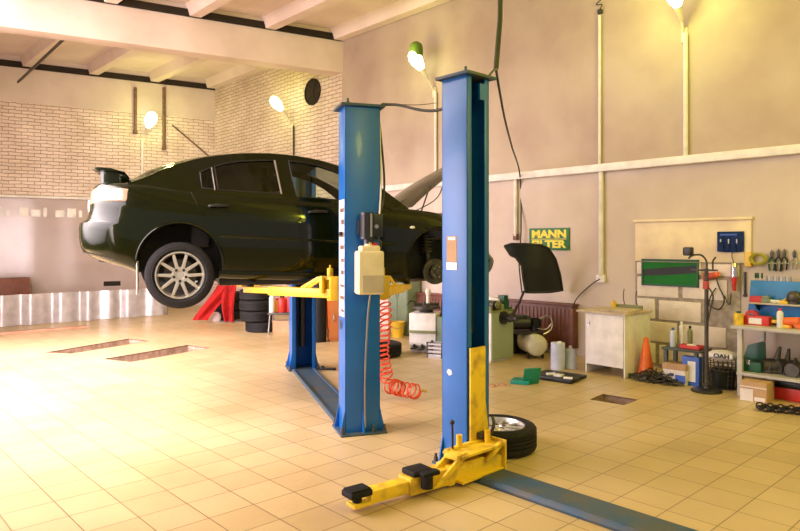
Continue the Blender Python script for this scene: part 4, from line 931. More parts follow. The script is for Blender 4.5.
# things on the balancer
def onb(lx, ly): return base+Matrix.Rotation(AR, 4, 'Z') @ Vector((lx, ly, .73))
vs_ = thing('bench_vise', 'dark green bench vise at the back corner of the balancer top', 'vise', onb(-.07, .40), AR)
b = B(); b.box(-.06, .06, -.08, .08, 0, .03, bev=.006); b.box(-.04, .04, -.05, .05, .03, .14, bev=.012); b.box(-.055, .055, -.02, .01, .12, .20, bev=.006); b.ob('vise_body', 'dgreen', vs_)
b = B(); b.cyl((0, -.20, .10), (0, 0, .10), .016); b.cyl((-.07, -.20, .10), (.07, -.20, .10), .007); b.ob('screw', 'steel', vs_)
b = B(); b.box(-.055, .055, -.09, -.06, .10, .20, bev=.006); b.ob('jaw', 'dgreen', vs_)
b = B(); b.prism([(-.20, 0), (-.21, .14), (-.10, .17), (.10, .15), (.13, .08), (.09, .0), (.05, .0), (.02, .07), (-.12, .08), (-.14, 0)], -.02, .02, bev=.006); tag(b.ob('beige_bracket', 'cream_tank', loc=onb(-.20, .30), rz=AR), 'beige curved bracket propped on the balancer top', 'bracket')
for i, (lx, ly, lab) in enumerate(((-.10, .14, 'oily round motor part at the front of the balancer top'), (-.28, .12, 'oily motor part behind the blue post on the balancer top'))):
    o = thing('motor_part', lab, 'motor part', onb(lx, ly), AR+i)
    b = B(); b.cyl((-.09, 0, .07), (.07, 0, .07), .065, n=24); b.box(-.1, .1, -.06, .06, 0, .025, bev=.004); b.ob('casing', 'dsteel', o)
    b = B(); b.cyl((.07, 0, .07), (.13, 0, .07), .02); b.cyl((.09, 0, .07), (.105, 0, .07), .045, n=20); b.ob('pulley', 'offgreen', o)
b = B(); b.cyl((0, 0, 0), (0, 0, .05), .04); b.sph((0, 0, .05), .04); tag(b.ob('green_pot', 'offgreen', loc=onb(-.02, .26)-Vector((0, 0, .0)), rz=0), 'small olive pot at the right edge of the balancer top', 'pot')
# compressor
x, y = fl(539, 360); cp = thing('air_compressor', 'cream tank air compressor with black motor before the heater cover', 'compressor', (x, y+.12, 0), AR+.95)
b = B(); b.cyl((-.02, -.05, .20), (-.02, .55, .20), .155, n=36); b.sph((-.02, -.05, .20), .155, (1, .5, 1), 28); b.sph((-.02, .55, .20), .155, (1, .5, 1), 28); b.ob('tank', 'cream_tank', cp)
for q in ((-.14, -.12, .0, .06), (.08, .10, 0, .06), (-.14, .10, .45, .5)): b = B(); b.box(*q, 0, .14 if q[3] < .1 else .10); b.ob('foot', 'blackm', cp)
b = B(); b.cyl((-.30, .2, .50), (-.06, .2, .50), .10, n=24); b.box(-.28, .12, .08, .36, .34, .38, bev=.006); b.cyl((.04, .22, .38), (.04, .22, .56), .07, n=24)
for k in range(6): b.cyl((.04, .22, .44+.022*k), (.04, .22, .45+.022*k), .095, n=24)
b.box(-.26, -.1, .12, .28, .56, .62, bev=.01); b.ob('motor', 'blackm', cp)
b = B(); b.tube([(.10, .18, .55), (.22, .10, .60), (.24, .05, .48), (.20, .02, .40), (.10, .0, .35)], .014); b.tube([(-.0, .18, .42), (.15, .05, .42), (.22, .02, .50)], .010); b.ob('air_pipe', 'chrome', cp)
b = B(); b.cyl((-.12, -.10, .34), (-.12, -.16, .34), .03); b.ob('gauge', 'white', cp)
x, y = fl(525, 352); b = B(); b.box(-.18, .16, -.1, .2, 0, .34, bev=.02); b.box(-.12, .1, -.06, .14, .34, .40, bev=.02); tag(b.ob('black_toolbox', 'blackp', loc=(x-.22, y-.02, 0), rz=AR), 'black toolbox in shadow between balancer and compressor', 'toolbox')
# canisters
x, y = fl(559.5, 370.5); jc = thing('plastic_canister', 'tall pale blue plastic canister left of the white cabinet', 'canister', (x, y+.09, 0), AR)
b = B(); b.lathe([(0, 0), (.088, 0), (.093, .01), (.093, .345), (.085, .355), (0, .358)], 28); b.ob('canister_body', 'pale_blue', jc); b = B(); b.cyl((0.03, 0, .35), (0.03, 0, .372), .03); b.ob('cap', 'white', jc)
x, y = fl(571.5, 370); jc = thing('plastic_canister', 'shorter tapered pale canister between the tall canister and the cabinet', 'canister', (x+.02, y+.13, 0), AR)
b = B(); b.lathe([(0, 0), (.085, 0), (.09, .01), (.06, .24), (.03, .27), (0, .27)], 24); b.ob('canister_body', 'pale_blue', jc); b = B(); b.cyl((0, 0, .265), (0, 0, .30), .02); b.ob('cap', 'white', jc)
# white cabinet with worktop
c0, c1 = Vector(fl(585.4, 372)), Vector(fl(625, 378.7)); wd = (c1-c0).length; ac = math.atan2((c1-c0).y, (c1-c0).x); dp = .62; ch = .775
wc = thing('white_cabinet', 'white cabinet with worn worktop under the wall socket', 'cabinet', (c0.x, c0.y, 0), ac)
b = B(); b.box(0, .018, .0, dp, 0, ch, bev=.003); b.box(wd-.018, wd, 0, dp, 0, ch, bev=.003); b.box(.018, wd-.018, dp-.02, dp, .1, ch); b.box(.018, wd-.018, .01, dp, .12, .14); b.box(.018, wd-.018, 0, dp, ch-.02, ch); b.ob('carcass', 'white', wc)
b = B(); b.box(.02, wd-.02, -.012, .008, .12, ch-.01, bev=.004); dr = b.ob('door', 'white', wc)
b = B(); b.cyl((.055, -.03, .65), (.055, -.01, .65), .014); b.box(.035, .075, -.015, -.011, .60, .68); b.ob('lock', 'steel', dr)
b = B(); b.box(-.12, wd+.02, -.03, dp+.02, ch, ch+.03, bev=.006); b.ob('worktop', 'worktop', wc)
def onc(lx, ly): return Vector((c0.x, c0.y, ch+.03))+Matrix.Rotation(ac, 4, 'Z') @ Vector((lx, ly, 0))
can('grease_tin', 'small yellow tin on the worktop of the white cabinet', 'tin', onc(.12, .48), .035, .11, 'yellow_worn', 'brass', neck=False)
b = B(); b.box(-.19, .19, -.2, .2, 0, .025, bev=.004); tag(b.ob('brown_board', 'worktop', loc=onc(.36, .25), rz=ac+.06), 'flat brown board lying on the right of the white cabinet', 'board')
b = B(); b.box(-.2, .2, -.02, .02, 0, .05, bev=.006); b.cyl((-.2, 0, .04), (.2, 0, .04), .02, n=10); tag(b.ob('dark_tool', 'offgreen', loc=onc(.30, .53), rz=ac), 'olive tool lying at the back of the white cabinet worktop', 'tool')
for i, (lx, h, lab) in enumerate(((.22, .26, 'left thin wire rod standing up on the white cabinet'), (.40, .24, 'right thin wire rod standing up on the white cabinet'))):
    b = B(); b.tube([(.03, 0, 0), (-.01, 0, h*.5), (.0, 0, h)], .006, 6); b.box(-.0, .06, -.03, .03, 0, .01); tag(b.ob('wire_rod', 'dsteel', loc=onc(lx, .57), rz=ac), lab, 'rod')
# cone and heap of chain
cn = thing('traffic_cone', 'bright orange cone beside the white cabinet', 'cone', (3.07, 8.11, 0), AR)
b = B(); b.lathe([(.105, .02), (.095, .06), (.03, .48), (.02, .50), (0, .50)], 28); b.box(-.11, .11, -.11, .11, 0, .025, bev=.01); b.ob('cone_body', 'orange', cn)
x, y = 3.10, 7.86; hp = B()
for i in range(110):
    a = random.uniform(0, 6.28); r_ = .24*math.sqrt(random.random()); h0 = .15*(1-r_/.26); L_ = []
    px_, py_ = r_*math.cos(a)*1.25, .5*r_*math.sin(a); dr_ = random.uniform(0, 6.28)
    for k in range(5): L_.append((px_+.03*k*math.cos(dr_+.9*k), py_+.03*k*math.sin(dr_+.9*k), .014+max(0, h0*random.uniform(.1, 1))))
    hp.tube(L_, .009, 5)
o = hp.ob('cable_heap', 'dsteel', loc=(x, y, 0), rz=AR); o['kind'] = 'stuff'; tag(o, 'dark heap of oily cable and chain at the foot of the orange cone', 'cable')
# small table with bottles; cartons below
x, y = fl(674.5, 384); tb = thing('small_table', 'small dark table carrying bottles and a red tray by the block wall', 'table', (x, y+.18, 0), AR)
zt = .42
b = B(); b.box(-.04, .42, -.10, .24, zt-.03, zt, bev=.006); b.ob('table_top', 'table_green', tb)
for sx in (.0, .36):
    for sy in (-.06, .2): b = B(); b.box(sx-.022, sx+.022, sy-.022, sy+.022, 0, zt-.03, bev=.004); b.ob('leg', 'table_green', tb)
RT = Matrix.Rotation(AR, 4, 'Z')
def ont(lx, ly, z=zt): return Vector((x, y+.18, z))+RT @ Vector((lx, ly, 0))
can('bottle', 'pale bottle with a blue cap at the left end of the small dark table', 'bottle', ont(.05, .02), .035, .22, 'pale_blue', 'blue_print')
can('bottle', 'slim pale bottle second from the left on the small dark table', 'bottle', ont(.11, .12), .03, .29, 'white', 'white')
can('bottle', 'dark glass bottle behind the red tray on the small dark table', 'bottle', ont(.19, .17), .03, .24, 'offgreen', 'black')
b = B(); b.box(-.12, .12, -.07, .07, 0, .012); b.box(-.12, .12, -.07, -.06, 0, .045); b.box(-.12, .12, .06, .07, 0, .045); b.box(-.12, -.11, -.07, .07, 0, .045); b.box(.11, .12, -.07, .07, 0, .045); o = b.ob('red_tray', 'red', loc=ont(.27, .02), rz=AR); tag(o, 'red tray on the small dark table', 'tray')
b = B(); b.cyl((-.04, 0, .014), (.06, .02, .014), .025, n=12); tag(b.ob('spray_nozzle', 'white', loc=ont(.26, .02, zt+.014), rz=AR), 'white nozzle lying in the red tray', 'nozzle')
def carton(lab, loc, w_, d_, h_, m, rz=AR, top=None, prints=(), cat='box', name='carton'):
    o = thing(name, lab, cat, loc, rz); b = B(); b.box(-w_/2, w_/2, -d_/2, d_/2, 0, h_, bev=.004); b.ob('carton_body', m, o)
    if top: b = B(); b.box(-w_/2-.003, w_/2+.003, -d_/2-.003, d_/2+.003, h_*top, h_+.003, bev=.003); b.ob('flap', 'carton', o)
    for (x0, x1, z0, z1, mm) in prints: b = B(); b.box(-w_/2+x0*w_, -w_/2+x1*w_, -d_/2-.0035, -d_/2-.002, z0*h_, z1*h_); b.ob('print', mm, o)
    return o
xx, yy = fl(682, 385.5); carton('white carton with blue and black print under the small dark table', (xx, yy+.12, 0), .27, .20, .24, 'carton_white', top=.72, prints=((.55, 1, .12, .5, 'blue_print'), (.2, .3, .1, .5, 'blackm'), (.3, .5, .4, .55, 'blackm'), (.35, .45, .1, .35, 'offgreen')))
xx, yy = fl(700, 389); carton('blue packet with white label leaning behind the work lamp pole', (xx, yy+.2, 0), .20, .10, .34, 'blue_print', prints=((.35, .8, .15, .85, 'white'),), cat='packet', name='packet')
# stand with work lamp
x, y = fl(706.5, 391.5); fs = thing('work_lamp_stand', 'tall work lamp stand with round foot and bent neck before the block wall', 'lamp stand', (x, y, 0), AR)
b = B(); b.lathe([(0, 0), (.16, 0), (.165, .012), (.15, .028), (.04, .04), (.03, .07), (0, .07)], 40); b.ob('foot', 'blackm', fs)
hT = zl(256, y)
b = B(); b.cyl((0, 0, .05), (0, 0, hT-.14), .022, n=14); b.ob('pole', 'dsteel', fs)
dW = y/F
b = B(); b.tube([(0, 0, hT-.16), (.0, 0, hT-.06), (-.06*1, 0, hT+.01), (-.16, .02, hT+.005), (-.21, .02, hT-.03)], .011); b.ob('gooseneck', 'dsteel', fs)
b = B(); b.box(-.26, -.16, -.03, .06, hT+.0, hT+.10, bev=.02); b.ob('lamp_head', 'blackm', fs)
b = B(); b.cyl((-.10, 0, hT-.16), (.10, 0, hT-.16), .010); b.tube([(.07, 0, hT-.16), (.07, 0, hT-.06), (.10, 0, hT-.01)], .010); b.cyl((-.17, 0, zl(270, y)), (.12, 0, zl(270, y)), .009); b.ob('cross_bar', 'dsteel', fs)
b = B(); zz2 = zl(283, y); b.box(-.03, .028, -.04, .02, zz2-.07, zz2+.02, bev=.012); b.ob('clamp', 'dull_red', fs)
b = B(); b.tube([(.03, -.02, zz2-.05), (.08, -.02, zz2-.14), (.05, -.02, zz2-.30), (.025, -.024, zz2-.42)], .009); b.ob('lead', 'cable', fs)
# bag, basket
x, y = fl(736, 393); kb = thing('mesh_basket', 'dark wire mesh basket on the floor left of the workbench leg', 'basket', (x-.02, y+.25, 0), AR)
b = B()
for i in range(20):
    a = 2*PI*i/20; b.cyl((.14*math.cos(a), .11*math.sin(a), 0), (.17*math.cos(a), .13*math.sin(a), .32), .005, n=6)
for k in range(7): f = k/6; b.tube([((.14+.03*f)*math.cos(2*PI*i/24), (.11+.02*f)*math.sin(2*PI*i/24), .005+.315*f) for i in range(25)], .005, 5, smooth=False)
b.ob('wire_mesh', 'dsteel', kb)
b = B(); b.lathe([(0, .01), (.12, .01), (.14, .20), (.10, .24), (0, .25)], 18); b.ob('basket_filling', 'blackp', kb)
def text(body, name, m, parent, width, height, loc, rot=(PI/2, 0, 0), fat=.01, depth=.004):
    cu = bpy.data.curves.new(name, 'FONT'); cu.body = body; cu.size = 1; cu.offset = fat; cu.extrude = .02
    ob = bpy.data.objects.new(name, cu); C.objects.link(ob); bpy.context.view_layer.update()
    me = bpy.data.meshes.new_from_object(ob.evaluated_get(bpy.context.evaluated_depsgraph_get())); bpy.data.objects.remove(ob); bpy.data.curves.remove(cu)
    xs = [v.co.x for v in me.vertices]; ys = [v.co.y for v in me.vertices]; x0, x1, y0, y1 = min(xs), max(xs), min(ys), max(ys)
    R_ = Matrix.LocRotScale(None, Matrix.Identity(3) if False else None, None)
    for v in me.vertices: v.co = Vector(((v.co.x-x0)/(x1-x0)*width, -(v.co.z+.02)/.04*depth, (v.co.y-y0)/(y1-y0)*height))
    for p_ in me.polygons: p_.flip() if False else None
    bm = bmesh.new(); bm.from_mesh(me); bmesh.ops.recalc_face_normals(bm, faces=bm.faces); bm.to_mesh(me); bm.free()
    me.materials.clear(); me.materials.append(M[m]); o = bpy.data.objects.new(name, me); C.objects.link(o); o.parent = parent; o.location = loc; return o
bg_ = thing('white_bag', 'white bag with dark lettering lying on top of the mesh basket', 'bag', (x-.02, y+.25, .322), AR)
b = B(); b.sph((0, 0, .055), .15, (1.1, .75, .42), 24); b.box(-.15, .15, -.118, -.06, .03, .09, bev=.03, seg=3); b.ob('bag_body', 'white', bg_)
text('OAH', 'lettering', 'blackm', bg_, .17, .05, (-.06, -.119, .038), fat=.03)
# workbench
f0 = Vector(fl(738.5, 395.5)); bn = thing('workbench', 'grey framed workbench with a lower shelf at the right edge', 'workbench', (f0.x, f0.y, 0), AR)
BL, BD, BH = 2.3, .78, .765; sh = zl(372, f0.y)
b = B(); b.box(-.07, BL, -.03, BD, BH-.035, BH, bev=.006); b.ob('bench_top', 'bench', bn)
b = B(); b.box(-.02, BL-.02, -.01, BD-.02, sh-.03, sh, bev=.004); b.ob('shelf', 'bench', bn)
for lx in (0, BL-.1):
    for ly in (0, BD-.08): b = B(); b.box(lx-.015, lx+.035, ly, ly+.05, 0, BH-.035, bev=.004); b.ob('leg', 'bench', bn)
RB = Matrix.Rotation(AR, 4, 'Z')
def onw(lx, ly, z=BH): return Vector((f0.x, f0.y, z))+RB @ Vector((lx, ly, 0))
def bench_x(px, ly):                     # bench x seen at pixel px for depth ly
    o = Vector((f0.x, f0.y))+Vector((RB @ Vector((0, ly, 0))).to_2d()); a = (px-400)/F; return (a*o.y-o.x)/(RE.x-a*RE.y)
# blue tool panel with its own little shelf
ly = .60; p0x = bench_x(747, ly); px1 = p0x+1.3; dB = (Vector((f0.x, f0.y, 0))+RB @ Vector((p0x, ly, 0))).y
zT = zl(280, dB)-BH
bp_ = thing('pegboard', 'blue tool panel with a narrow shelf standing on the back of the workbench', 'tool board', onw(p0x, ly), AR)
b = B(); b.prism([(.0, 0), (1.3, 0), (1.3, zT), (.04, zT)], .0, .03, bev=.004); b.box(-.02, 1.3, -.10, .03, 0, .02, bev=.004); b.ob('panel', 'board_blue', bp_)
zS = zl(301.5, dB-.05)-BH
b = B(); b.box(.06, 1.3, -.13, .0, zS-.018, zS, bev=.004); b.ob('shelf', 'board_shelf', bp_)
b = B(); b.prism([(0, zS-.018), (-.12, zS-.018), (0, zS-.10)], .12, .135, axis='x'); b.ob('shelf_bracket', 'blackm', bp_)
b = B(); b.prism([(0, zS-.018), (-.12, zS-.018), (0, zS-.10)], 1.1, 1.115, axis='x'); b.ob('shelf_bracket', 'blackm', bp_)
def onS(lx, ly2=-.065, z=None): return onw(p0x+lx, ly+ly2, BH+(zS if z is None else z))
def bxp(px, l2): return bench_x(px, ly+l2)-p0x
b = B(); b.box(-.065, .065, -.04, .04, 0, .07, bev=.008); o = b.ob('red_case', 'red', loc=onS(bxp(756.5, -.065)), rz=AR); tag(o, 'small red case at the left end of the blue panel shelf', 'case')
b = B(); b.box(-.05, .05, -.04, .04, 0, .05, bev=.015); b.cyl((-.03, 0, .05), (.04, 0, .065), .022, n=12); tag(b.ob('green_sander', 'green_cab', loc=onS(bxp(765.5, -.065)), rz=AR), 'small green tool next to the red case on the panel shelf', 'tool')
b = B(); b.cyl((-.05, 0, .02), (.05, 0, .02), .02, n=14); b.cyl((.0, -.03, .02), (.05, .02, .02), .018, n=12); tag(b.ob('white_fitting', 'white', loc=onS(bxp(774.5, -.065)), rz=AR), 'white fitting in the middle of the blue panel shelf', 'fitting')
b = B(); b.box(-.045, .045, -.03, .03, 0, .03, bev=.008); b.prism([(-.04, .03), (.02, .03), (.03, .07)], -.02, .02, bev=.004); tag(b.ob('yellow_clamp', 'yellow_worn', loc=onS(bxp(784, -.065)), rz=AR), 'yellow clamp on the blue panel shelf', 'clamp')
o = thing('angle_drill', 'dark round tool at the right of the blue panel shelf', 'tool', onS(bxp(794, -.065)), AR); b = B(); b.sph((0, 0, .075), .075, (1, .7, 1)); b.box(-.04, .04, -.04, .04, 0, .03); b.ob('casing', 'dsteel', o); b = B(); b.cyl((.05, 0, .08), (.13, 0, .10), .025); b.ob('handle', 'offgreen', o)
for i in range(9):                      # sockets along the top edge
    lx = bxp(766+i*3.0, .0); b = B(); b.cyl((0, 0, 0), (0, 0, .045), .013, n=12); b.cyl((0, 0, .045), (0, 0, .055), .010, n=12)
    nth = ('leftmost', 'second', 'third', 'fourth', 'fifth', 'sixth', 'seventh', 'eighth', 'rightmost')[i]
    o = b.ob('wrench_socket', 'pale_blue' if i % 2 else 'steel', loc=onw(p0x+lx, ly+.015, BH+zT), rz=AR); tag(o, f'{nth} of the sockets lined up along the top of the blue panel' if i in (0, 8) else f'{nth} socket from the left along the top of the blue panel', 'socket', 'sockets on the blue panel')
for i, (px, lab) in enumerate(((754, 'left dark green screwdriver upright on the blue panel edge'), (758, 'middle dark green screwdriver upright on the blue panel edge'), (762, 'right dark green screwdriver upright on the blue panel edge'))):
    o = thing('screwdriver', lab, 'screwdriver', onw(p0x+max(.09, bxp(px, .015)), ly+.015, BH+zT-.0), AR, 'screwdrivers on the blue panel'); b = B(); b.cyl((0, 0, .0), (0, 0, .03), .004, n=8); b.ob('blade', 'steel', o); b = B(); b.lathe([(0, .025), (.010, .025), (.013, .05), (.010, .085), (0, .09)], 12); b.ob('handle', 'dgreen', o)
# on the bench top
def bt(px, l2): return onw(bench_x(px, l2), l2)
can('paint_tin', 'yellow and green tin at the left front corner of the workbench top', 'tin', bt(738.5, .12), .05, .15, 'yellow_worn', 'dgreen', neck=False)
carton('long red and white box on the workbench top', bt(757.5, .22), .26, .10, .10, 'red', prints=((.22, .72, .15, .8, 'white'),), name='drill_box')
o = thing('angle_grinder', 'dark green power tool right of the red and white box', 'power tool', bt(771, .36), AR); b = B(); b.cyl((-.12, 0, .05), (.08, 0, .05), .04, n=18); b.box(-.12, .06, -.035, .035, 0, .03, bev=.01); b.ob('casing', 'dgreen', o); b = B(); b.cyl((.10, -.02, .0), (.10, -.02, .10), .03); b.cyl((.10, -.045, .05), (.10, -.06, .05), .05, n=24); b.ob('grinding_disc', 'blackm', o)
can('spray_can', 'white and red spray can standing on the workbench top', 'spray can', bt(780, .15), .032, .20, 'white', 'red')
o = thing('orange_drill', 'orange yellow drill lying on the workbench at the right edge', 'drill', bt(793, .18), AR); b = B(); b.cyl((-.14, 0, .06), (.06, 0, .08), .045, n=18); b.prism([(-.02, .06), (.06, .06), (.12, .0), (.05, 0)], -.03, .03, bev=.008); b.box(-.12, .0, -.05, .05, 0, .03, bev=.01); b.ob('casing', 'orange', o); b = B(); b.cyl((-.20, 0, .055), (-.14, 0, .06), .02); b.box(-.1, -.02, -.052, .052, .0, .035, bev=.008); b.ob('chuck', 'bucket', o)
o = thing('red_tape_roll', 'reddish tape roll standing before the blue panel', 'tape', bt(752, .47), AR); b = B(); b.lathe([(.035, -.025), (.07, -.025), (.07, .025), (.035, .025)], 28, Matrix.Translation((0, 0, .07)) @ Matrix.Rotation(PI/2, 4, 'X'), closed=True); b.ob('tape', 'red', o); b = B(); b.lathe([(.03, -.024), (.036, -.024), (.036, .024), (.03, .024)], 24, Matrix.Translation((0, 0, .07)) @ Matrix.Rotation(PI/2, 4, 'X'), closed=True); b.ob('core', 'carton', o)
b = B(); b.box(-.16, .16, -.05, .05, 0, .05, bev=.015); b.tube([(-.15, 0, .05), (0, .02, .08), (.15, 0, .05)], .012); tag(b.ob('black_tool_pouch', 'blackp', loc=bt(768, .42), rz=AR), 'black tool pouch at the foot of the blue panel', 'pouch')
# on the shelf under the bench
def bs(px, l2): return onw(bench_x(px, l2), l2, sh)
o = thing('tool_case', 'open dark green tool case on the lower bench shelf', 'tool case', bs(752, .22), AR); b = B(); b.box(-.13, .13, -.12, .12, 0, .11, bev=.01); b.ob('case_body', 'dgreen', o); b = B(); b.prism([(-.13, .11), (-.12, .13), (-.08, .26), (.08, .32), (.10, .29), (.11, .11)], .10, .12, bev=.004); b.ob('lid', 'dgreen', o); b = B(); b.box(-.02, .02, -.125, -.12, .08, .13); b.ob('latch', 'steel', o)
for i, (px, l2, s_, lab) in enumerate(((765, .2, .10, 'oily machine part beside the green tool case'), (776, .25, .13, 'tall oily machine part in the middle of the lower shelf'), (787, .3, .12, 'oily machine part right of the tallest one'), (796, .22, .12, 'oily machine part at the right edge of the lower shelf'))):
    o = thing('machine_part', lab, 'machine part', bs(px, l2), AR+i*.5, 'oily parts on the bench shelf')
    b = B(); b.cyl((-s_, 0, s_*.6), (s_*.7, 0, s_*.6), s_*.6, n=20); b.box(-s_*.8, s_*.8, -s_*.6, s_*.6, 0, s_*.3, bev=.008); b.ob('housing', 'dsteel', o)
    b = B(); b.cyl((0, 0, s_*.9), (s_*.35, .02, s_*(2.2 if i in (1, 2) else 1.5)), s_*.3, r2=s_*.12, n=12); b.cyl((s_*.7, 0, s_*.6), (s_*1.0, 0, s_*.6), s_*.35, n=16); b.ob('shaft', 'dsteel', o)
# under the shelf
xx, yy = fl(760.5, 402); carton('white and brown taped carton on the floor under the workbench', (xx+.02, yy+.10, 0), .26, .24, .205, 'carton', prints=((.0, .5, .0, .62, 'carton_white'), (.0, 1, .70, .76, 'carton_white'), (.55, .95, .05, .25, 'carton_white')))
o = thing('red_toolbox', 'dark red toolbox on the floor under the workbench', 'toolbox', onw(bench_x(789, .2)+.08, .22, 0), AR); b = B(); b.box(-.22, .3, -.1, .14, 0, .13, bev=.01); b.ob('box_body', 'red', o); b = B(); b.box(-.22, .3, -.1, .14, .131, .20, bev=.02); b.ob('lid', 'blackp', o); b = B(); b.tube([(-.08, .02, .2), (-.06, .02, .23), (.14, .02, .23), (.16, .02, .2)], .008); b.ob('handle', 'steel', o)
x, y = fl(787, 413.5); b = B()
for i in range(34):
    u = (i % 17)/16; px_ = -.36+.72*u; r_ = i//17
    b.lathe([(.028, -.012), (.04, -.012), (.04, .012), (.028, .012)], 10, Matrix.Translation((px_, -.03+.06*r_, .04)) @ Matrix.Rotation(PI/2*(i % 2), 4, 'X'), closed=True)
o = b.ob('chain', 'blackm', loc=(x+.12, y-.05, 0), rz=AR+.35); tag(o, 'black chain lying on the floor tiles before the workbench', 'chain')
# green and black cases on the floor
x, y = fl(530, 385); o = thing('teal_case', 'small teal plastic case open on the floor before the compressor', 'case', (x, y+.08, 0), AR+.45)
b = B(); b.box(-.20, .02, -.10, .12, 0, .045, bev=.008); b.ob('case_tray', 'teal', o); b = B(); b.prism([(.02, .0), (.03, .0), (.09, .19), (.08, .20)], -.10, .12, bev=.003)
tf(b, Matrix.Rotation(-.9, 4, 'Z')).ob('lid', 'teal', o)
x, y = fl(562, 383); o = thing('drill_case', 'flat black tool case lying open on the floor', 'tool case', (x, y+.15, 0), AR+.12)
b = B(); b.box(-.33, .22, -.12, .12, 0, .05, bev=.012); b.ob('case_tray', 'blackp', o); b = B(); b.box(-.36, .2, .13, .36, 0, .04, bev=.012); b.ob('lid', 'blackp', o)
b = B(); b.box(-.05, .05, -.05, .05, .05, .075, bev=.008); b.cyl((-.15, -.03, .06), (-.08, .05, .06), .02); b.cyl((.1, -.08, .055), (.2, -.05, .055), .018); b.ob('tool_insert', 'white', o)
for px, py, lab in ((492, 386.5, 'left curved orange chip on the floor right of the front post'), (502, 385.5, 'right curved orange chip on the floor right of the front post')):
    x, y = fl(px, py); b = B(); b.lathe([(0, .03), (.03, .028), (.05, .012), (.055, 0), (.05, 0), (.03, .016), (0, .018)], 16); tag(b.ob('reflector', 'plank', loc=(x, y, 0)), lab, 'reflector')
x, y = fl(327, 370); b = B(); b.box(-.10, .12, -.03, .03, 0, .03, bev=.01); b.sph((-.06, 0, .03), .03); tag(b.ob('floor_block', 'blackm', loc=(x, y, 0)), 'small dark block on the floor between the lift posts', 'block')
# ---- things hung on the wall
zw = lambda px, py: wr(px, py).z
p = wr(530, 250); sw, shh = rlen(530, 570), zw(531, 227.5)-zw(531, 249)
sg = thing('wall_sign', 'green sign with yellow capital lettering on the wall behind the black guard', 'sign', p, AR)
b = B(); b.box(0, sw, -.02, 0, 0, shh, bev=.003); b.ob('sign_board', 'sign_green', sg)
text('MANN', 'lettering', 'sign_yellow', sg, sw*.86, shh*.37, (sw*.07, -.0205, shh*.55), fat=.05)
text('FILTER', 'lettering', 'sign_yellow', sg, sw*.86, shh*.35, (sw*.07, -.0205, shh*.10), fat=.045)
b = B(); b.box(sw*.06, sw*.94, -.0222, -.0202, shh*.485, shh*.515); b.ob('sign_line', 'sign_yellow', sg)
p = wr(642, 285, .03); gw, gh = rlen(642, 699, .03), zw(670, 259)-zw(670, 286)
gs = thing('green_board', 'framed green panel with a dark band on the block wall', 'panel', p, AR)
b = B(); b.box(0, gw, -.012, .025, 0, gh); b.ob('panel_face', 'green_sign', gs)
b = B(); b.prism([(0.02, .36*gh), (.02, .60*gh), (.3*gw, .66*gh), (gw-.02, .80*gh), (gw-.02, .52*gh), (.5*gw, .42*gh)], -.014, -.011); b.ob('dark_band', 'blackp', gs)
b = B()
for a in ((0, gw, 0, .025), (0, gw, gh-.025, gh), (0, .025, 0, gh), (gw-.025, gw, 0, gh)): b.box(a[0], a[1], -.022, .02, a[2], a[3], bev=.004)
b.ob('frame', 'dgreen', gs)
p = wr(717.5, 251.5, .035); bw, bh = rlen(717, 744, .035), zw(730, 232)-zw(730, 252)
tr = thing('tool_roll', 'blue fabric tool roll hanging high on the cream render', 'tool roll', p, AR)
b = B(); b.grid(lambda u, v: (u*bw, -.012-.010*math.sin(u*PI*4)**2*(1-v), v*bh-.01*math.sin(u*PI)*(1-v)), 40, 10, thick=.008); b.ob('backing', 'cloth_blue', tr)
b = B()
for k in range(4): b.grid(lambda u, v: (bw*(.05+.23*k+.2*u), -.025-.02*math.sin(PI*u)*(.5+.5*v), bh*(.06+.42*v)), 8, 4, thick=.006)
b.ob('pocket', 'cloth_blue', tr)
b = B(); b.box(bw*.12, bw*.75, -.022, -.014, bh*.80, bh*.88); b.ob('label_strip', 'blue_print', tr)
b = B()
for k in range(3): b.cyl((bw*(.15+.3*k), -.03, bh*.4), (bw*(.15+.3*k), -.03, bh*.62), .008, n=8)
b.ob('tool_end', 'pale_blue', tr)
p = wr(712, 275, .04); ag = thing('red_grinder', 'red power tool with looped cable hanging behind the work lamp pole', 'power tool', p, AR)
b = B(); b.cyl((-.06, -.05, -.02), (.06, -.05, .0), .042, n=18); b.box(-.08, -.02, -.09, -.02, -.08, .03, bev=.015); b.ob('casing', 'dull_red', ag); b = B(); b.cyl((.05, -.05, .0), (.10, -.05, .02), .032); b.ob('gear_head', 'orange', ag)
b = B(); b.tube([(.06, -.04, -.02), (.10, -.03, -.15), (.16, -.03, -.30), (.10, -.03, -.42), (-.02, -.03, -.38), (-.0, -.03, -.26), (.06, -.03, -.16)], .009); b.tube([(.16, -.03, -.25), (.22, -.03, -.36), (.24, -.03, -.22)], .007); b.ob('lead', 'cable', ag)
p = wr(735.5, 277, .04); pd = thing('hanging_drill', 'silver and red handled tool hanging on a line left of the blue panel', 'power tool', p, AR)
b = B(); b.cyl((0, -.045, .0), (0, -.045, .13), .038, n=18); b.lathe([(0, .13), (.038, .13), (.025, .17), (0, .18)], 16, Matrix.Translation((0, -.045, 0))); b.ob('casing', 'chrome', pd)
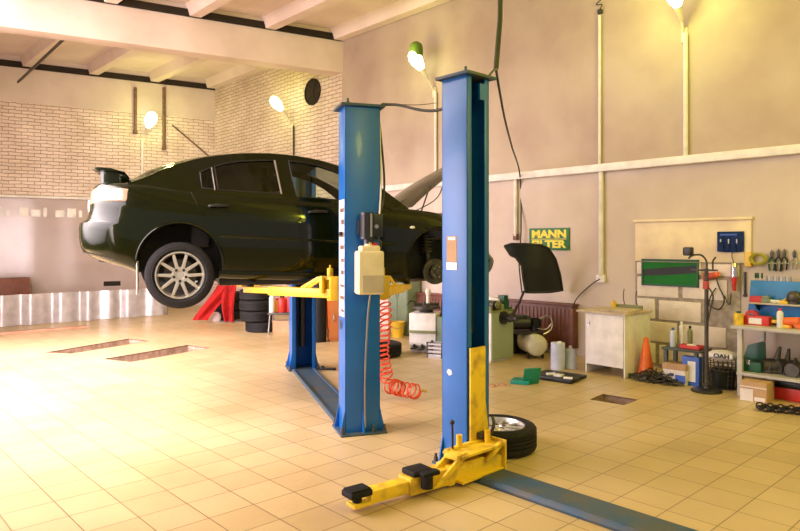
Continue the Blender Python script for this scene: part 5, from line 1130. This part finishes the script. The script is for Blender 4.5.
b = B(); b.cyl((0, -.045, -.17), (0, -.045, 0), .018, r2=.034, n=16); b.ob('handle', 'red', pd); b = B(); b.tube([(0, -.045, .17), (-.03, -.03, .25), (-.03, -.02, .30)], .005); b.ob('hanging_cord', 'cable', pd)
p = wr(745.5, 297, .0); b = B(); b.box(-.012, .012, -.03, 0, 0, zw(745, 272)-zw(745, 297), bev=.004); b.cyl((0, -.03, .02), (0, 0, .02), .02); tag(b.ob('steel_bar', 'blackm', loc=p, rz=AR), 'thin black bar hanging beside the blue panel', 'bar')
p = wr(759.5, 259, .005); yc = thing('yellow_coil', 'yellow green coil of hose hung on the wall above the blue panel', 'coil', p, AR)
b = B()
for k in range(7): b.lathe([(.075+.007*k+.008*math.cos(2*PI*j/8), .008*math.sin(2*PI*j/8)) for j in range(8)], 30, Matrix.Translation((0, -.045-.008*(k % 3), 0)) @ Matrix.Rotation(PI/2, 4, 'X') @ Matrix.Diagonal((.85, .62, 1, 1)), closed=True)
b.ob('hose_loops', 'olive_hose', yc); b = B(); b.cyl((0, -.07, .06), (0, -.005, .06), .010); b.ob('hook', 'offgreen', yc)
p = wr(750, 260); b = B(); b.box(-.045, .035, -.06, 0, -.08, .10, bev=.012); tag(b.ob('yellow_box', 'bucket', loc=p, rz=AR), 'small yellow box on the wall left of the yellow coil', 'box')
def pliers(px, py, L_, m, lab):
    p = wr(px, py); o = thing('pliers', lab, 'pliers', p, AR, 'pliers hanging on the wall')
    b = B(); b.prism([(-.012, 0), (-.02, .06), (0, .10), (.02, .06), (.012, 0)], -.035, -.018, bev=.003); b.cyl((0, -.04, .02), (0, -.012, .02), .016, n=12); b.ob('jaws', 'dsteel', o)
    b = B(); b.tube([(.006, -.025, 0), (.03, -.025, -.05), (.022, -.025, -L_)], .010); b.tube([(-.006, -.03, 0), (-.03, -.03, -.05), (-.022, -.03, -L_)], .010); b.ob('handle', m, o)
pliers(772.5, 258, .15, 'dgreen', 'left pair of dark pliers hanging right of the yellow coil')
pliers(779, 257, .17, 'blackm', 'middle pair of dark pliers hanging on the wall')
pliers(785, 257, .15, 'blackm', 'right pair of dark pliers hanging before the steel pliers')
pliers(795, 258, .13, 'chrome', 'bright steel pliers hanging at the right edge of the wall')
